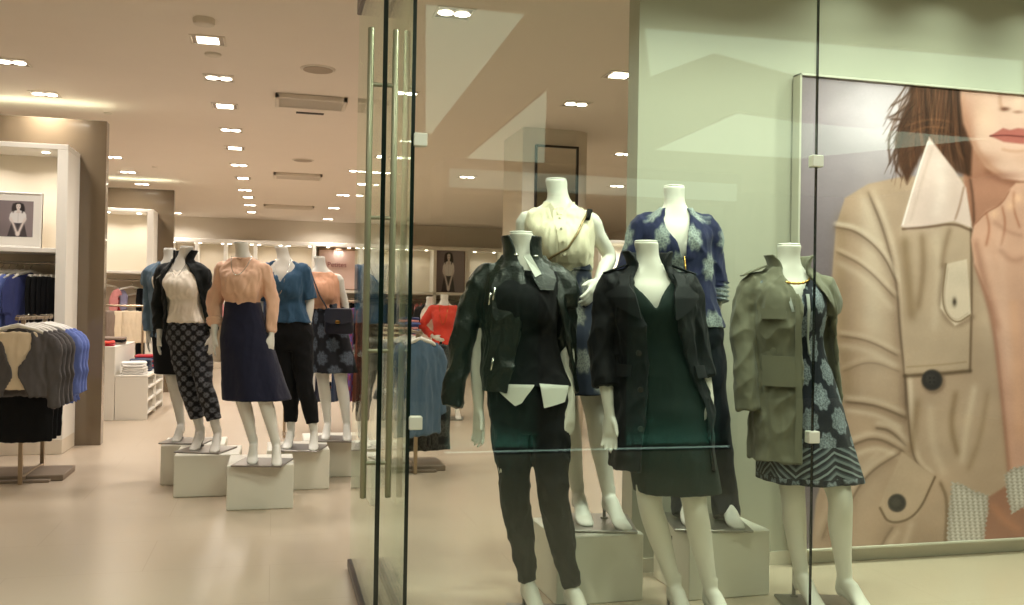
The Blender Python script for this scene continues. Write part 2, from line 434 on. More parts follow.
def trousers_solids(p, waist=1.14, ease=.012, end=1.0, wide=0, hemr=None, slim=.5):
    S = []; T = np.array(TORSO)
    rows = [(z, rx+ease, ry+ease+.004) for z, rx, ry in TORSO if .76 < z < waist-.02]
    rows.append((waist, float(np.interp(waist, T[:, 0], T[:, 1]))+ease, float(np.interp(waist, T[:, 0], T[:, 2]))+ease))
    S.append(loft(rows, p.axis, 48, 2.2))
    for sd in (-1, 1):
        pts, r = p.leg(sd); r = [(v+ease+slim*(.012 if i in (3, 4) else .016 if i > 4 else .006)) for i, v in enumerate(r)]
        if wide: r = [max(v, .088+wide*(i/6)) for i, v in enumerate(r)]
        q, rr = resample(pts, r, 60); ke = int(60*end); q = q[:ke]; rr = rr[:ke]
        if hemr: rr = [(a+(hemr-a)*max(0, (i/len(rr)-.7)/.3), b+(hemr-b)*max(0, (i/len(rr)-.7)/.3)) for i, (a, b) in enumerate(rr)]
        if end > 1: 
            A = Vector(q[-1]); q.append(A+Vector((0, -.045, -.125*(end-1)*4))); rr.append(rr[-1])
        S.append(tube(q, rr, 24, (0, -1, 0)))
    return S
def skirt_rows(p, z0, z1, flare=.0, ease=.012, straight=False):
    T = np.array(TORSO); rows = []
    for z in np.linspace(z0, z1, 9):
        if z > .93: rx = np.interp(z, T[:, 0], T[:, 1])+ease; ry = np.interp(z, T[:, 0], T[:, 2])+ease
        else:
            t = (.93-z)/max(.01, .93-z0); rx = .165+ease+flare*t; ry = .113+ease+.01+flare*.7*t
        rows.append((float(z), float(rx), float(ry)))
    return rows
def hang_fold(z0, z1, amp, k=9, ph=0.0):
    def f(a, z):
        t = max(0, min(1, (z1-z)/(z1-z0)))
        return amp*t*(math.sin(k*a+ph+1.3*math.sin(2*a+ph))+.5*math.sin((k*1.7)*a+2*ph))
    return f
def axis_leg(p, z0):
    """skirts follow the hips and swing a little towards the feet"""
    fx = (p.la[0]+p.ra[0])/2; fy = (p.la[1]+p.ra[1])/2
    def ax(z):
        x, y = p.axis(z)
        if z < .9:
            t = (.9-z)/.78; return x+(fx-x)*t, y+(fy-y)*t*.6
        return x, y
    return ax
def necklace(p, root, drop, mt, w=.06, r=.0022, zt=1.50, front=.10):
    cx, cy = p.axis(1.45); pts = []
    for i in range(33):
        t = i/32; x = -w+2*w*t; q = 1-(2*t-1)**2; z = zt-(zt-drop)*(q**.8)
        pts.append((cx+x*(1 if z > 1.36 else 1), cy-.045-front*min(1, (zt-z)/.17), z))
    MB().tube(pts, r, 6, (0, -1, 0)).build('necklace', mt, root, True)
def buttons(root, name, pts, r, mt, nrm=(0, -1, 0)):
    for q in pts:
        m = MB(); n = Vector(nrm).normalized(); c = Vector(q)
        m.tube([c-n*.002, c+n*.003, c+n*.004], [r, r, r*.8], 14, (0, 0, 1)); m.build(name, mt, root, True, 40)
PW = 13.5; PD = 13; PM = 17; PANEL = 1.7; WORLD = .3; EXPO = 0.12; LC = (1, .935, .86)
# ------------------------------------------------------------------ the room
CEIL = 3.15
m_ceil = mat('ceiling_paint', (240, 230, 218), .9, 0, .2, .02)
m_wall = mat('wall_paint', (226, 216, 200), .85, 0, .2, .02)
m_white = mat('white_lacquer', (236, 231, 220), .45, 0, .4, .02)
m_cream = mat('cream_panel', (224, 212, 192), .6, 0, .3, .02)
def m_floor_():
    t = NT('stone_floor'); p = t.obj()
    n1 = t.noise(.6, p, 1); n2 = t.noise(3.5, p, 3, .5)
    f = n1
    c = t.ramp(f, [(.25, lin(FLOOR_A)), (.75, lin(FLOOR_B))])
    br = t.n('ShaderNodeTexBrick', offset=.5); br.inputs['Scale'].default_value = 1.0; br.inputs['Mortar Size'].default_value = .0016
    br.inputs['Brick Width'].default_value = 1.2; br.inputs['Row Height'].default_value = .6; t.l(p, br.inputs['Vector'])
    c2 = t.mix(t.math('MULTIPLY', br.outputs['Fac'], .18), c, lin((120, 100, 85)))
    b = t.bsdf(c2, .3, 0, .5); b.inputs['Roughness'].default_value = .27; return t.m
FLOOR_A, FLOOR_B = (194, 177, 156), (204, 188, 167)
m_floor = m_floor_()
def struct(name, mb, mt, parent=None): 
    o = mb.build(name, mt, parent)
    if parent is None: o['kind'] = 'structure'
    return o
struct('floor', MB().box(-7, 9, -6.2, 20.6, -.1, 0), m_floor)
struct('ceiling', MB().box(-7, 9, 3.3, 20.6, CEIL, CEIL+.1), m_ceil)
struct('wall_back', MB().box(-7, 9, 20.5, 20.7, 0, CEIL), m_wall)
struct('wall_left', MB().box(-4.5, -4.35, 4.5, 20.6, 0, CEIL), m_wall)
struct('wall_right', MB().box(7.6, 7.8, 3.3, 20.6, 0, CEIL), m_wall)
m_dwall = mat('display_wall_paint', (180, 178, 162), .8, 0, .25, .02)
WY = 4.32
struct('wall_display', MB().box(1.745, 7.7, WY, WY+.14, 0, CEIL), m_dwall)
struct('baseboard_display', MB().box(1.745, 7.6, WY-.012, WY, 0, .07), mat('baseboard_paint', (205, 198, 182), .5, 0, .4, .02))
struct('trim_1', MB().box(-4.4, .55, 4.62, 4.76, 2.9, CEIL), m_wall)           # header over the entrance
struct('wall_facade_left', MB().box(-7, -4.35, 4.5, 4.7, 0, CEIL), m_wall)
# pillar with a tall framed mirror behind the cream blouse
PY = 9.0
xa = at(522, 200, y=PY).x; xb = at(592, 200, y=PY).x
def pillar():
    m = MB(); r = .22; pts = [(xa, PY), (xb-r, PY)]
    for i in range(1, 9):
        a = math.pi/2*i/8; pts.append((xb-r+r*math.sin(a), PY+r-r*math.cos(a)))
    pts += [(xb, PY+.8), (xa, PY+.8)]
    m.rings([[(x, y, z) for x, y in pts] for z in (0, CEIL)]); return m
struct('column', pillar(), m_wall)
mx0, mx1 = at(534, 200, y=PY).x, at(577, 200, y=PY).x; mzt = at(555, 146, y=PY).z
mr = empty('tall_mirror', ((mx0+mx1)/2, PY, 0)); tag(mr, 'tall dark-framed mirror on the beige column behind the cream blouse', 'mirror')
hw = (mx1-mx0)/2; m = MB(); t_ = .02
for a in ((-hw, -hw+t_, .35, mzt), (hw-t_, hw, .35, mzt), (-hw, hw, mzt-t_, mzt), (-hw, hw, .35, .35+t_)): m.box(a[0], a[1], -.04, 0, a[2], a[3], .004)
m.build('frame', mat('dark_bronze', (52, 44, 38), .4, .6), mr)
MB().box(-hw+t_, hw-t_, -.02, -.001, .35+t_, mzt-t_).build('mirror_glass', mat('mirror_glass', (205, 200, 190), .05, 1, .5, 0), mr)
# ------------------------------------------------------------------ glass shop front
def glass_mat(name, tint, refl=1.0):
    t = NT(name); fr = t.n('ShaderNodeFresnel'); t.l(t.math('ADD', 1.5, t.math('MULTIPLY', t.n('ShaderNodeNewGeometry').outputs['Backfacing'], 1/1.5-1.5)), fr.inputs[0])
    tr = t.n('ShaderNodeBsdfTransparent'); tr.inputs[0].default_value = tint
    gl = t.n('ShaderNodeBsdfGlossy'); gl.inputs['Roughness'].default_value = 0.0; gl.inputs[0].default_value = (.93, 1, .95, 1)
    mx = t.n('ShaderNodeMixShader'); t.l(t.math('MULTIPLY', fr.outputs[0], refl), mx.inputs[0]); t.l(tr.outputs[0], mx.inputs[1]); t.l(gl.outputs[0], mx.inputs[2])
    t.l(mx.outputs[0], t.out.inputs[0]); return t.m
g_front = glass_mat('shop_front_glass', (.945, .968, .93, 1), 1.0)
g_door = glass_mat('door_glass', (.965, .985, .96, 1), 1.0)
g_edge = mat('glass_edge', (16, 30, 24), .15, 0, .6, .05)
m_ss = mat('satin_steel', (150, 148, 122), .4, .45, .5, .06, 20)
m_clamp = mat('clamp_white', (222, 222, 205), .35, .2, .5, .02)
GY = 3.3; GX0 = at(412, 300, y=GY).x; GX1 = at(815, 300, y=GY).x; GH = 3.12; th = .012
def pane(name, x0, x1, label=None):
    m = MB(); m.box(x0, x1, GY, GY+th, 0.015, GH)
    o = m.build(name, [g_front, g_edge]); o['kind'] = 'structure'
    for f in o.data.polygons:
        if abs(f.normal.x) > .9 or abs(f.normal.z) > .9: f.material_index = 1
    return o
w1 = pane('window_1', GX0, GX1-.0025); w2 = pane('window_2', GX1+.0025, 6.5)
def clamp(px, py, parent, x):
    z = at(px, py, y=GY).z; s = .024
    return z, MB().box(x-s, x+s, GY-.012, GY+th+.012, z-s, z+s, .003).build('glass_clamp', m_clamp, parent)
for (px, py, x) in ((422, 140, GX0+.02), (416, 423, GX0+.02)): clamp(px, py, w1, x)
for (px, py) in ((813, 161), (818, 437)): clamp(px, py, w2, GX1)
SX = GX0-.014
w3 = MB().box(SX, SX+.014, GY, 4.6, .015, GH).build('window_3', [g_door, g_edge]); w3['kind'] = 'structure'
for f in w3.data.polygons:
    if f.normal.y < -.9 or abs(f.normal.z) > .9: f.material_index = 1
# open swing door, seen edge-on
DNY = 3.54; DX = at(381, 300, y=DNY).x; DY0 = DNY; DY1 = DX/math.tan(YAW+math.atan((356-CX)/F))
print('door', DX, DY0, DY1, 'side', GX0)
door = empty('door_1', (DX, DY1, 0)); door['kind'] = 'structure'
L = DY1-DY0; DH = 2.76
pn = MB().box(-.009, .009, -L, 0, .03, DH+.06).build('glass_pane', [g_door, g_edge], door)
for f in pn.data.polygons:
    if f.normal.y < -.9: f.material_index = 1
m_rail = mat('rail_bronze', (92, 82, 80), .35, .8, .5, .1, 20)
MB().box(-.02, .02, -L, 0, .008, .05, .004).build('bottom_rail', m_rail, door)
MB().box(-.02, .02, -L, 0, DH, DH+.09, .004).build('top_rail', m_rail, door)
hz = (.64, 2.32); hy = -L+.075
for sx in (-1, 1):
    m = MB(); z0 = at(378, 498, y=DNY+.07).z; z1 = at(380, 28, y=DNY+.07).z
    x = sx*.048; m.tube([(x, hy, z0), (x, hy, z0+.003), (x, hy, z1-.003), (x, hy, z1)], [.010, .0125, .0125, .010], 14, (1, 0, 0))
    for py in (85, 218, 351, 463):
        z = at(385, py, y=DNY+.07).z; m.tube([(sx*.004, hy, z), (x, hy, z)], .008, 10, (0, 0, 1))
    m.build('pull_handle', m_ss, door, True, 50)
# ------------------------------------------------------------------ ceiling fittings
m_frame = mat('fixture_white', (225, 215, 200), .5, 0, .4, .02)
m_can = mat('fixture_can', (150, 135, 118), .4, .3, .5, .05)
e_lamp = emit('lamp_glow', (255, 244, 222), 14.0)
def light_proto(two):
    r = empty('ceiling_light', (0, 0, CEIL)); tag(r, 'x', 'ceiling light')
    w = .12; m = MB(); b = .016
    for a in ((-w, w, -w, -w+b), (-w, w, w-b, w), (-w, -w+b, -w, w), (w-b, w, -w, w)): m.box(*a, -.006, 0, .002)
    m.build('trim_ring', m_frame, r)
    hs = MB().box(-w+b, w-b, -w+b, w-b, -.0025, -.0005).build('housing', m_can, r)
    for dx in ((-.052, .052) if two else (0,)):
        m = MB()
        if not two: m.box(-.072, .072, -.072, .072, -.008, -.003, .004); m.build('lamp', e_lamp, hs); continue
        m.lathe([(.001, -.003), (.046 if two else .085, -.003), (.048 if two else .088, -.006), (.040 if two else .07, -.009), (.001, -.010)], (dx, 0), 18)
        m.build('lamp', e_lamp, hs, True)
    return r
PR = {True: light_proto(True), False: light_proto(False)}; used = set()
def lamp(x, y, p, col=LC, size=.16, z=CEIL-.015, spread=150, rot=None):
    l = bpy.data.lights.new('downlight', 'AREA'); l.shape = 'SQUARE'; l.size = size; l.energy = p; l.color = col; l.spread = math.radians(spread)
    o = bpy.data.objects.new('downlight', l); COL.objects.link(o); o.location = (x, y, z)
    if rot: o.rotation_euler = rot
    return o
def fitting(px, py, two, label, group=None, p=None, pos=None, **kw):
    q = Vector(pos) if pos else at(px, py, z=CEIL)
    r = PR[two]
    if two in used: r = copy_tree(r)
    used.add(two); r.location = (q.x, q.y, CEIL); r['label'] = label
    if group: r['group'] = group
    lamp(q.x, q.y, PW if p is None else p, **kw); return r

rowL = [(208, 40), (219, 78), (225, 106), (231, 130), (235, 148), (239, 165), (243, 178), (245, 190), (248, 197), (250, 205), (251.5, 212), (253.5, 221)]
ordn = ['first', 'second', 'third', 'fourth', 'fifth', 'sixth', 'seventh', 'eighth', 'ninth', 'tenth', 'eleventh', 'twelfth']
for i, (px, py) in enumerate(rowL):
    fitting(px, py, i % 2 == 1, f'square recessed ceiling light, {ordn[i]} from the entrance in the long row over the mannequins', 'long row of ceiling lights')
for i, (px, py) in enumerate([(12, 62), (45, 94)]):
    fitting(px, py, True, ['square twin ceiling light at the photo\'s upper left edge above the framed portrait', 'square twin ceiling light just in front of the glowing cove over the brown panel'][i], 'lights before the near wall unit')
for i, (px, py) in enumerate([(89, 138), (113, 157), (128, 172), (142, 184), (176, 213), (181, 220)]):
    fitting(px, py, True, f'small square ceiling light, {ordn[i]} from the front in the row beyond the near brown panel', 'lights beyond the brown panel')
for i, (px, py) in enumerate([(357, 171), (343, 195), (334, 208), (328, 219), (323, 226)]):
    fitting(px, py, True, f'square ceiling light, {ordn[i]} from the front in the right-hand row beside the door', 'right row of ceiling lights')
for px, py, two, lb in ((405, 93, True, 'ceiling light seen between the door edge and the glass front'), (576, 104, True, 'ceiling light seen above the tall framed mirror'),
                        (620, 75, False, 'bright rectangular ceiling light high above the cream blouse shoulder'), (624, 154, True, 'ceiling light right of the tall framed mirror'),
                        (617, 186, True, 'small ceiling light just above the navy patterned jacket shoulder'), (467, 177, True, 'small ceiling light above the black leather jacket collar'),
                        (454, 13, True, 'large square twin ceiling light at the top just inside the shop front glass')):
    fitting(px, py, two, 'square ' + lb if 'square' not in lb else lb)
# display lights above the window figures
DC = (.88, 1, .83)
for i, (x, y) in enumerate(((1.1, 3.55), (1.9, 3.5), (2.55, 3.5), (3.35, 3.55), (4.3, 3.55))):
    fitting(0, 0, False, 'square ceiling light in the row directly above the window display', 'lights over the window display', PD if 'PD' in globals() else 16, (x, y, CEIL), col=DC, spread=140)
for i, x in enumerate((2.9, 3.5, 4.1)):
    lamp(x, 3.98, 1.5, DC, .08, CEIL-.02, 120, (math.radians(12), 0, 0))
# cove lamps behind the tops of the brown panels
def cove(x0, x1, y, z, p):
    l = bpy.data.lights.new('cove_strip', 'AREA'); l.shape = 'RECTANGLE'; l.size = x1-x0; l.size_y = .06; l.energy = p; l.color = (.97, 1, .72)
    o = bpy.data.objects.new('cove_strip', l); COL.objects.link(o); o.location = ((x0+x1)/2, y, z); o.rotation_euler = (math.pi, 0, 0)
def vent(px, py, w, d, label, dark=True):
    q = at(px, py, z=CEIL); r = empty('ceiling_vent', (q.x, q.y, CEIL)); tag(r, label, 'air vent')
    m = MB(); b = .035
    for a in ((-w/2, w/2, -d/2, -d/2+b), (-w/2, w/2, d/2-b, d/2), (-w/2, -w/2+b, -d/2, d/2), (w/2-b, w/2, -d/2, d/2)): m.box(*a, -.045, 0, .006)
    m.build('frame', m_frame, r)
    MB().box(-w/2+b, w/2-b, -d/2+b, d/2-b, -.003, -.0005).build('duct', mat('duct_dark', (95, 82, 70), .7), r)
    n = max(2, int((d-2*b)/.035))
    m = MB()
    for i in range(n):
        y = -d/2+b+(d-2*b)*(i+.5)/n; m.plate([(-w/2+b, y-.012, -.008), (w/2-b, y-.012, -.008), (w/2-b, y+.012, -.036), (-w/2+b, y+.012, -.036)], (0, .6, .8), .002)
    m.build('louvre', m_frame, r); return r
vent(311, 100, .62, .42, 'large rectangular ceiling air vent with open white louvres, nearest the entrance')
vent(298, 175, .66, .40, 'ceiling air vent behind the large one, second from the entrance')
vent(289, 206, .9, .34, 'long ceiling air vent with a dark slot, third from the entrance')
vent(287, 223, 1.2, .3, 'farthest ceiling air vent, near the back wall')
q = at(310, 113, z=CEIL); s_ = MB().box(-.13, .13, -.03, .03, -.008, 0, .003).build('ceiling_slot', mat('slot_dark', (58, 48, 42), .6)); s_.location = (q.x, q.y, CEIL); tag(s_, 'small dark slot in the ceiling behind the large air vent', 'vent')
def disc(name, px, py, r, h, label, cat, mt):
    q = at(px, py, z=CEIL); o = empty(name, (q.x, q.y, CEIL)); tag(o, label, cat)
    MB().lathe([(.001, 0), (r, 0), (r, -h*.4), (r*.93, -h), (.001, -h)][::-1], (0, 0), 32).build('rim', m_frame, o, True, 40)
    MB().lathe([(.001, -h-.001), (r*.84, -h-.001), (r*.84, -h-.003), (.001, -h-.004)], (0, 0), 32).build('grille' if cat == 'speaker' else 'sensor_cap', mt, o, True, 40)
gr = mat('speaker_grey', (176, 160, 142), .7)
disc('ceiling_speaker', 318, 69, .135, .008, 'round flush ceiling speaker before the large air vent', 'speaker', gr)
disc('ceiling_speaker', 303, 160, .135, .008, 'round flush ceiling speaker between the two nearest air vents', 'speaker', gr)
disc('smoke_detector', 204, 19, .07, .035, 'round white smoke detector above the nearest light of the long row', 'smoke detector', m_frame)
disc('smoke_detector', 213, 54, .06, .012, 'flat round ceiling sensor between the two nearest lights of the long row', 'smoke detector', m_frame)
disc('sprinkler_cap', 108, 113, .04, .006, 'small round ceiling cap above the near brown panel', 'sprinkler', m_frame)
disc('sprinkler_cap', 155, 167, .04, .006, 'small round ceiling cap above the far brown panel', 'sprinkler', m_frame)
# ------------------------------------------------------------------ brown panels and wall units on the left
m_brown = mat('brown_lacquer', (108, 94, 75), .16, 0, .6, .05, 1.2, coat=.5)
m_chrome = mat('chrome', (190, 184, 172), .2, .95, .5, .04)
def side_bay(y0, label_panel, label_unit, xr, ztop=2.97, zu=2.61, glow=5):
    pnl = MB().box(-4.34, xr, y0, y0+.13, 0, ztop, .004).build('brown_panel', m_brown); tag(pnl, label_panel, 'wall panel')
    cove(-4.3, xr-.05, y0+.17, ztop-.02, glow)
    u = empty('shelf_unit', (xr-.22, y0, 0)); tag(u, label_unit, 'wall unit'); yf = -.50; x0 = -4.34-(xr-.22)
    MB().box(-.085, 0, yf, -.001, .12, zu, .004).build('upright', m_white, u)
    MB().box(x0, 0, yf, -.001, zu, zu+.045, .004).build('top_panel', m_white, u)
    MB().box(x0, -.085, yf+.02, -.001, 1.725, 1.765, .003).build('shelf', m_white, u)
    MB().box(x0, 0, yf-.01, -.001, 0, .13, .004).build('base', m_cream, u)
    MB().box(x0, -.085, -.02, -.002, .13, zu).build('back_panel', m_cream, u)
    m = MB(); m.tube([(x0, yf+.25, 1.64), (-.085, yf+.25, 1.64)], .014, 10, (0, 0, 1)); m.build('hang_rail', m_chrome, u, True, 40)
    for k in range(3):
        m = MB(); x = -.22-.42*k; m.lathe([(.001, zu-.001), (.03, zu-.001), (.03, zu-.006), (.001, zu-.007)], (x, yf+.2), 14); m.build('spotlight', e_lamp, u, True)
        lamp(xr-.22+x, y0+yf+.2, 2.2, LC, .05, zu-.02, 140)
    return u
near_u = side_bay(9.13, 'tall glossy brown panel rising behind the near white wall unit', 'white wall unit holding the framed portrait above black and blue clothes', -1.52)
far_u = side_bay(14.5, 'tall glossy brown panel farther back behind the pink and cream clothes', 'white wall unit with bare cream back above the pink and cream clothes', -1.47, 2.99, 2.6, 5)
# ------------------------------------------------------------------ figures on plinths
def hor(px): return 306+.0168*(px-274)
def stand(npx, npy, fpy, zt):
    d = F*(CAMH-zt)/(fpy-hor(npx)); q = at(npx, npy, d=d); return (q.x, q.y, zt), (fpy-npy)*d/F/1.6
PZ = .285
m_plinth = mat('plinth_paint', (232, 228, 214), .5, 0, .35, .02)
def plinth(x, y, w, d, h, label, rz=0.0):
    o = MB().box(-w/2, w/2, -d/2, d/2, 0, h, .006).build('plinth', m_plinth); o.location = (x, y, 0); o.rotation_euler = (0, 0, rz)
    tag(o, label, 'plinth', 'display plinths'); return o
def plinth_px(x0, x1, yb, h, label, depth=.42, rz=0.0):
    a = at(x0, yb, z=0); y = a.y; b = at(x1, yb, y=y); w = b.x-a.x
    return plinth((a.x+b.x)/2, y+depth/2, w, depth, h, label, rz)
plinth_px(226, 293, 511, PZ, 'white plinth in front of the entrance group, under the navy midi skirt', .44)
plinth_px(173, 239, 498, PZ, 'white plinth under the figure in patterned trousers')
plinth_px(160, 224, 485.5, PZ, 'white plinth at the left rear, under the figure in the denim jacket')
plinth_px(266, 329, 491, PZ, 'white plinth under the figure in the blue V-neck top')
plinth_px(303, 363, 478, PZ, 'white plinth at the right rear, under the figure with the handbag')
g_black = cloth('black_cotton', (15, 15, 17), .85, .03); g_navy = cloth('navy_crepe', (22, 24, 48), .75); g_ink = cloth('ink_knit', (13, 12, 16), .95, .03)
gold = mat('gold_chain', (190, 150, 80), .25, 1, .5, .05); silver = mat('silver_chain', (200, 198, 190), .25, 1, .5, .05)
ENT = 'figures inside the entrance'; WIN = 'figures in the window display'; V1 = .0085; V2 = .006
TR = -YAW
# --- blush blouse, navy midi skirt
loc, s = stand(241, 243, 461, PZ); print('M2', loc, s)
p = Pose(hip=(.045, 0), waist=(.02, 0), sh=(.02, 0), neck=(0, 0), la=(.115, .02), ra=(.30, -.05), lt=12, rt=16, lk=(.03, -.03), rk=(.205, -.07),
         arms={-1: ((-.215, .03, 1.16), (-.185, -.05, .93), (.0, -.12, -1)), 1: ((.215, .03, 1.16), (.222, -.02, .935), (0, -.1, -1))})
r = mannequin('headless white figure in a blush blouse and navy midi skirt on the front plinth', loc, TR, s, p, V1, None, -1, ENT)
m_blush = cloth('blush_silk', (236, 190, 160), .55, .2, .12, 200, .06)
rows = top_rows(1.12, .018, neck=1.49); rows[0] = (1.12, .116, .086)
G = fuse('blouse', [loft(rows, p.axis, 60, 2.2, lambda a, z: .03*max(0, min(1, (1.32-z)/.12))*max(0, min(1, (z-1.13)/.06))*math.sin(9*a)), sleeve(p, -1, .80, .054, .046, .06, puff=.010), sleeve(p, 1, .97, .054, .034, .054)], V1, m_blush, r, 4, (.009, 15, 5))
m = MB(); pa = p.armpath(-1, .86, .74); m.tube(pa, [.05, .056, .06, .061, .06, .057, .055, .058, .06, .058, .055, .052, .05, .047, .044], 20, (0, -1, 0)); m.build('rolled_cuff', m_blush, G, True)
m = MB(); cx, cy = p.axis(1.49); m.tube([(cx+.064*math.sin(a), cy-.004-.062*math.cos(a), 1.488-.006*math.cos(a)) for a in [i*math.pi/16 for i in range(33)]], .008, 8); m.build('collar_band', m_blush, G, True)
ax = axis_leg(p, .46)
fuse('skirt', [loft(skirt_rows(p, .455, 1.165, .062), ax, 72, 2.3, hang_fold(.455, .95, .05, 4, 1.0))], V1, g_navy, r, 3, (.004, 8, 2))
necklace(p, r, 1.36, silver, front=.135, w=.075)
# --- black jacket, white blouse, patterned trousers
loc, s = stand(187, 247, 448, PZ); print('M1', loc, s)
p = Pose(hip=(.03, 0), waist=(.0, 0), sh=(-.03, 0), neck=(0, 0), la=(.135, .02), ra=(.305, -.05), lt=6, rt=14, lk=(.045, -.03), rk=(.205, -.08),
         arms={-1: ((-.215, .03, 1.16), (-.165, -.04, .90), (.0, -.1, -1)), 1: ((.23, .02, 1.16), (.275, -.04, .91), (.02, -.1, -1))})
r = mannequin('headless white figure in a black jacket, white blouse and patterned trousers', loc, TR-.1, s, p, V1, None, -1, ENT)
m_ivory = cloth('ivory_silk', (240, 230, 214), .55, .2, .15, 160, .04)
rows = [(z, a-(.022 if z > 1.33 else .008 if z > 1.25 else 0), b-(.02 if z > 1.33 else 0)) for z, a, b in top_rows(1.0, .026, neck=1.43)]; rows[0] = (1.0, .180, .135)
G = fuse('blouse', [loft(rows, p.axis, 60, 2.2, hang_fold(1.0, 1.3, .05, 8, .4))], V1, m_ivory, r, 3, (.007, 22, 3))
m_dots = medallion('dotted_trouser_cloth', (26, 26, 30), (120, 122, 128), 12.5, 12.5, [(0, B0), (0.043, (.5, .5, .5, 1)), (0.086, W1), (0.224, W1), (0.267, B0), (0.297, (.5, .5, .5, 1)), (0.323, B0)], R=.15, lace=90, planar=True)
fuse('trousers', trousers_solids(p, 1.06, .010, .86), V1, m_dots, r, 3, (.005, 14, 7))
m_jac = cloth('black_twill', (15, 20, 20), .7, .05)
jr = [(.93, .195, .14, .85, 1.25), (1.1, .18, .135, .75, 1.15), (1.25, .178, .14, .62, 1.0), (1.37, .182, .125, .50, .75), (1.42, .168, .105, .45, .6), (1.45, .14, .085, .5, .5), (1.475, .10, .078, .6, .6), (1.50, .082, .074, .7, .7)]
G = fuse('jacket', [shell(jr, p.axis, .014), cap(p, -1), cap(p, 1), sleeve(p, -1, .93, .058, .047, .056), sleeve(p, 1, .93, .058, .047, .056)], V1*.85, m_jac, r, 3, (.008, 14, 6))
cr = [(1.46, .095, .082, .55, .55), (1.50, .080, .078, .6, .6), (1.545, .088, .084, .72, .72), (1.575, .096, .09, .85, .85)]
fuse('collar', [shell(cr, p.axis, .014)], V1*.8, m_jac, G, 2)
m = MB(); q = surfpt(jr, p.axis, -.95, 1.36, .016); m.plate([(q[0]-.02, q[1], q[2]-.012), (q[0]-.015, q[1], q[2]-.02), (q[0]+.02, q[1], q[2]+.008), (q[0]+.018, q[1], q[2]+.018)], (-.5, -.8, 0), .006); m.build('pocket_zip', silver, G)
necklace(p, r, 1.36, silver)
# --- blue V-neck, black trousers
loc, s = stand(281, 247, 447, PZ); print('M3', loc, s)
p = Pose(hip=(.10, 0), waist=(.06, 0), sh=(.03, 0), neck=(0, 0), la=(.10, .03), ra=(.30, -.03), lt=2, rt=10, lk=(.085, 0), rk=(.225, -.06),
         arms={1: ((.205, .03, 1.17), (.195, -.01, .94), (.02, -.08, -1)), -1: ((-.205, .03, 1.16), (-.19, -.03, .92), (0, -.1, -1))})
r = mannequin('headless white figure in a blue V-neck top and slim black trousers', loc, TR, s, p, V1, None, -1, ENT)
m_blue = cloth('petrol_blue_knit', (52, 86, 116), .75)
rows = [(z, a, b) for z, a, b in top_rows(1.0, .024, neck=1.49)]; rows[0] = (1.0, .178, .13)
vr = [(z, a, b, g, g) for (z, a, b), g in zip(rows, [0.005 if z < 1.345 else min(1.0, (z-1.345)*7+.02) for z, _, _ in rows])]
G = fuse('top', [shell(vr, p.axis, .016, fold=hang_fold(1.0, 1.3, .035, 7)), sleeve(p, -1, .46, .066, .058), sleeve(p, 1, .46, .066, .058)], V1*.9, m_blue, r, 3, (.008, 13, 5))
fuse('trousers', trousers_solids(p, 1.06, .008, .90), V1, g_black, r, 3, (.005, 14, 8))
necklace(p, r, 1.22, silver, front=.115)
# --- peach shell top, floral skirt, handbag
loc, s = stand(319, 257, 438, PZ); print('M4', loc, s); locB, sB = loc, s
p = Pose(hip=(.10, 0), waist=(.06, 0), sh=(.02, 0), neck=(0, 0), la=(.10, .02), ra=(.28, -.04), lt=4, rt=12, arms={1: ((.215, .03, 1.17), (.225, 0, .93), (.02, -.08, -1))})
pB = p
r = mannequin('headless white figure in a peach shell top and floral skirt with a crossbody handbag', loc, TR, s, p, V1, None, -1, ENT)
m_peach = cloth('peach_crepe', (232, 172, 138), .6)
rows = top_rows(1.14, .020, neck=1.47)
G = fuse('top', [loft(rows, p.axis, 60, 2.2, lambda a, z: .02*math.sin(11*a)*max(0, (1.35-z)/.2))], V1, m_peach, r, 3, (.006, 16, 4))
m_flor = medallion('grey_floral_cloth', (26, 26, 32), (96, 104, 116), 7.0, 4.2, [(0, W1), (0.21, W1), (0.252, (.4, .4, .4, 1)), (0.294, B0)], R=.17, lace=60)
fuse('skirt', [loft(skirt_rows(p, .585, 1.2, .05), axis_leg(p, .585), 72, 2.2, hang_fold(.585, 1.0, .05, 6, .4))], V1, m_flor, r, 3, (.004, 8, 2))
# --- denim jacket, black skirt
loc, s = stand(170, 249, 440, PZ); print('M5', loc, s)
p = Pose(hip=(.05, 0), waist=(.02, 0), sh=(0, 0), la=(.115, .02), ra=(.29, -.03), lt=6, rt=12, lk=(.06, -.03), arms={-1: ((-.17, .02, 1.16), (-.155, -.03, .90), (0, -.1, -1))})
r = mannequin('headless white figure in a pale denim jacket and black skirt, half hidden behind', loc, TR, s, p, V1, None, -1, ENT)
m_den = cloth('washed_denim', (98, 122, 142), .9)
jr5 = [(.86, .19, .14, .4, .4), (1.1, .175, .132, .3, .3), (1.25, .175, .138, .25, .25), (1.37, .188, .12, .25, .25), (1.42, .178, .105, .3, .3), (1.45, .14, .085, .4, .4), (1.49, .09, .078, .6, .6)]
G = fuse('jacket', [shell(jr5, p.axis, .014), cap(p, -1), cap(p, 1), sleeve(p, -1, .98, .062, .046, .056), sleeve(p, 1, .98, .062, .046, .056)], V1*.9, m_den, r, 3, (.007, 14, 6))
G = fuse('blouse', [loft(top_rows(1.05, .012, neck=1.44), p.axis)], V1, m_ivory, r, 3)
fuse('skirt', [loft(skirt_rows(p, .56, 1.12, .035), axis_leg(p, .56), 64, 2.2, hang_fold(.56, .95, .04, 4))], V1, g_black, r, 3)
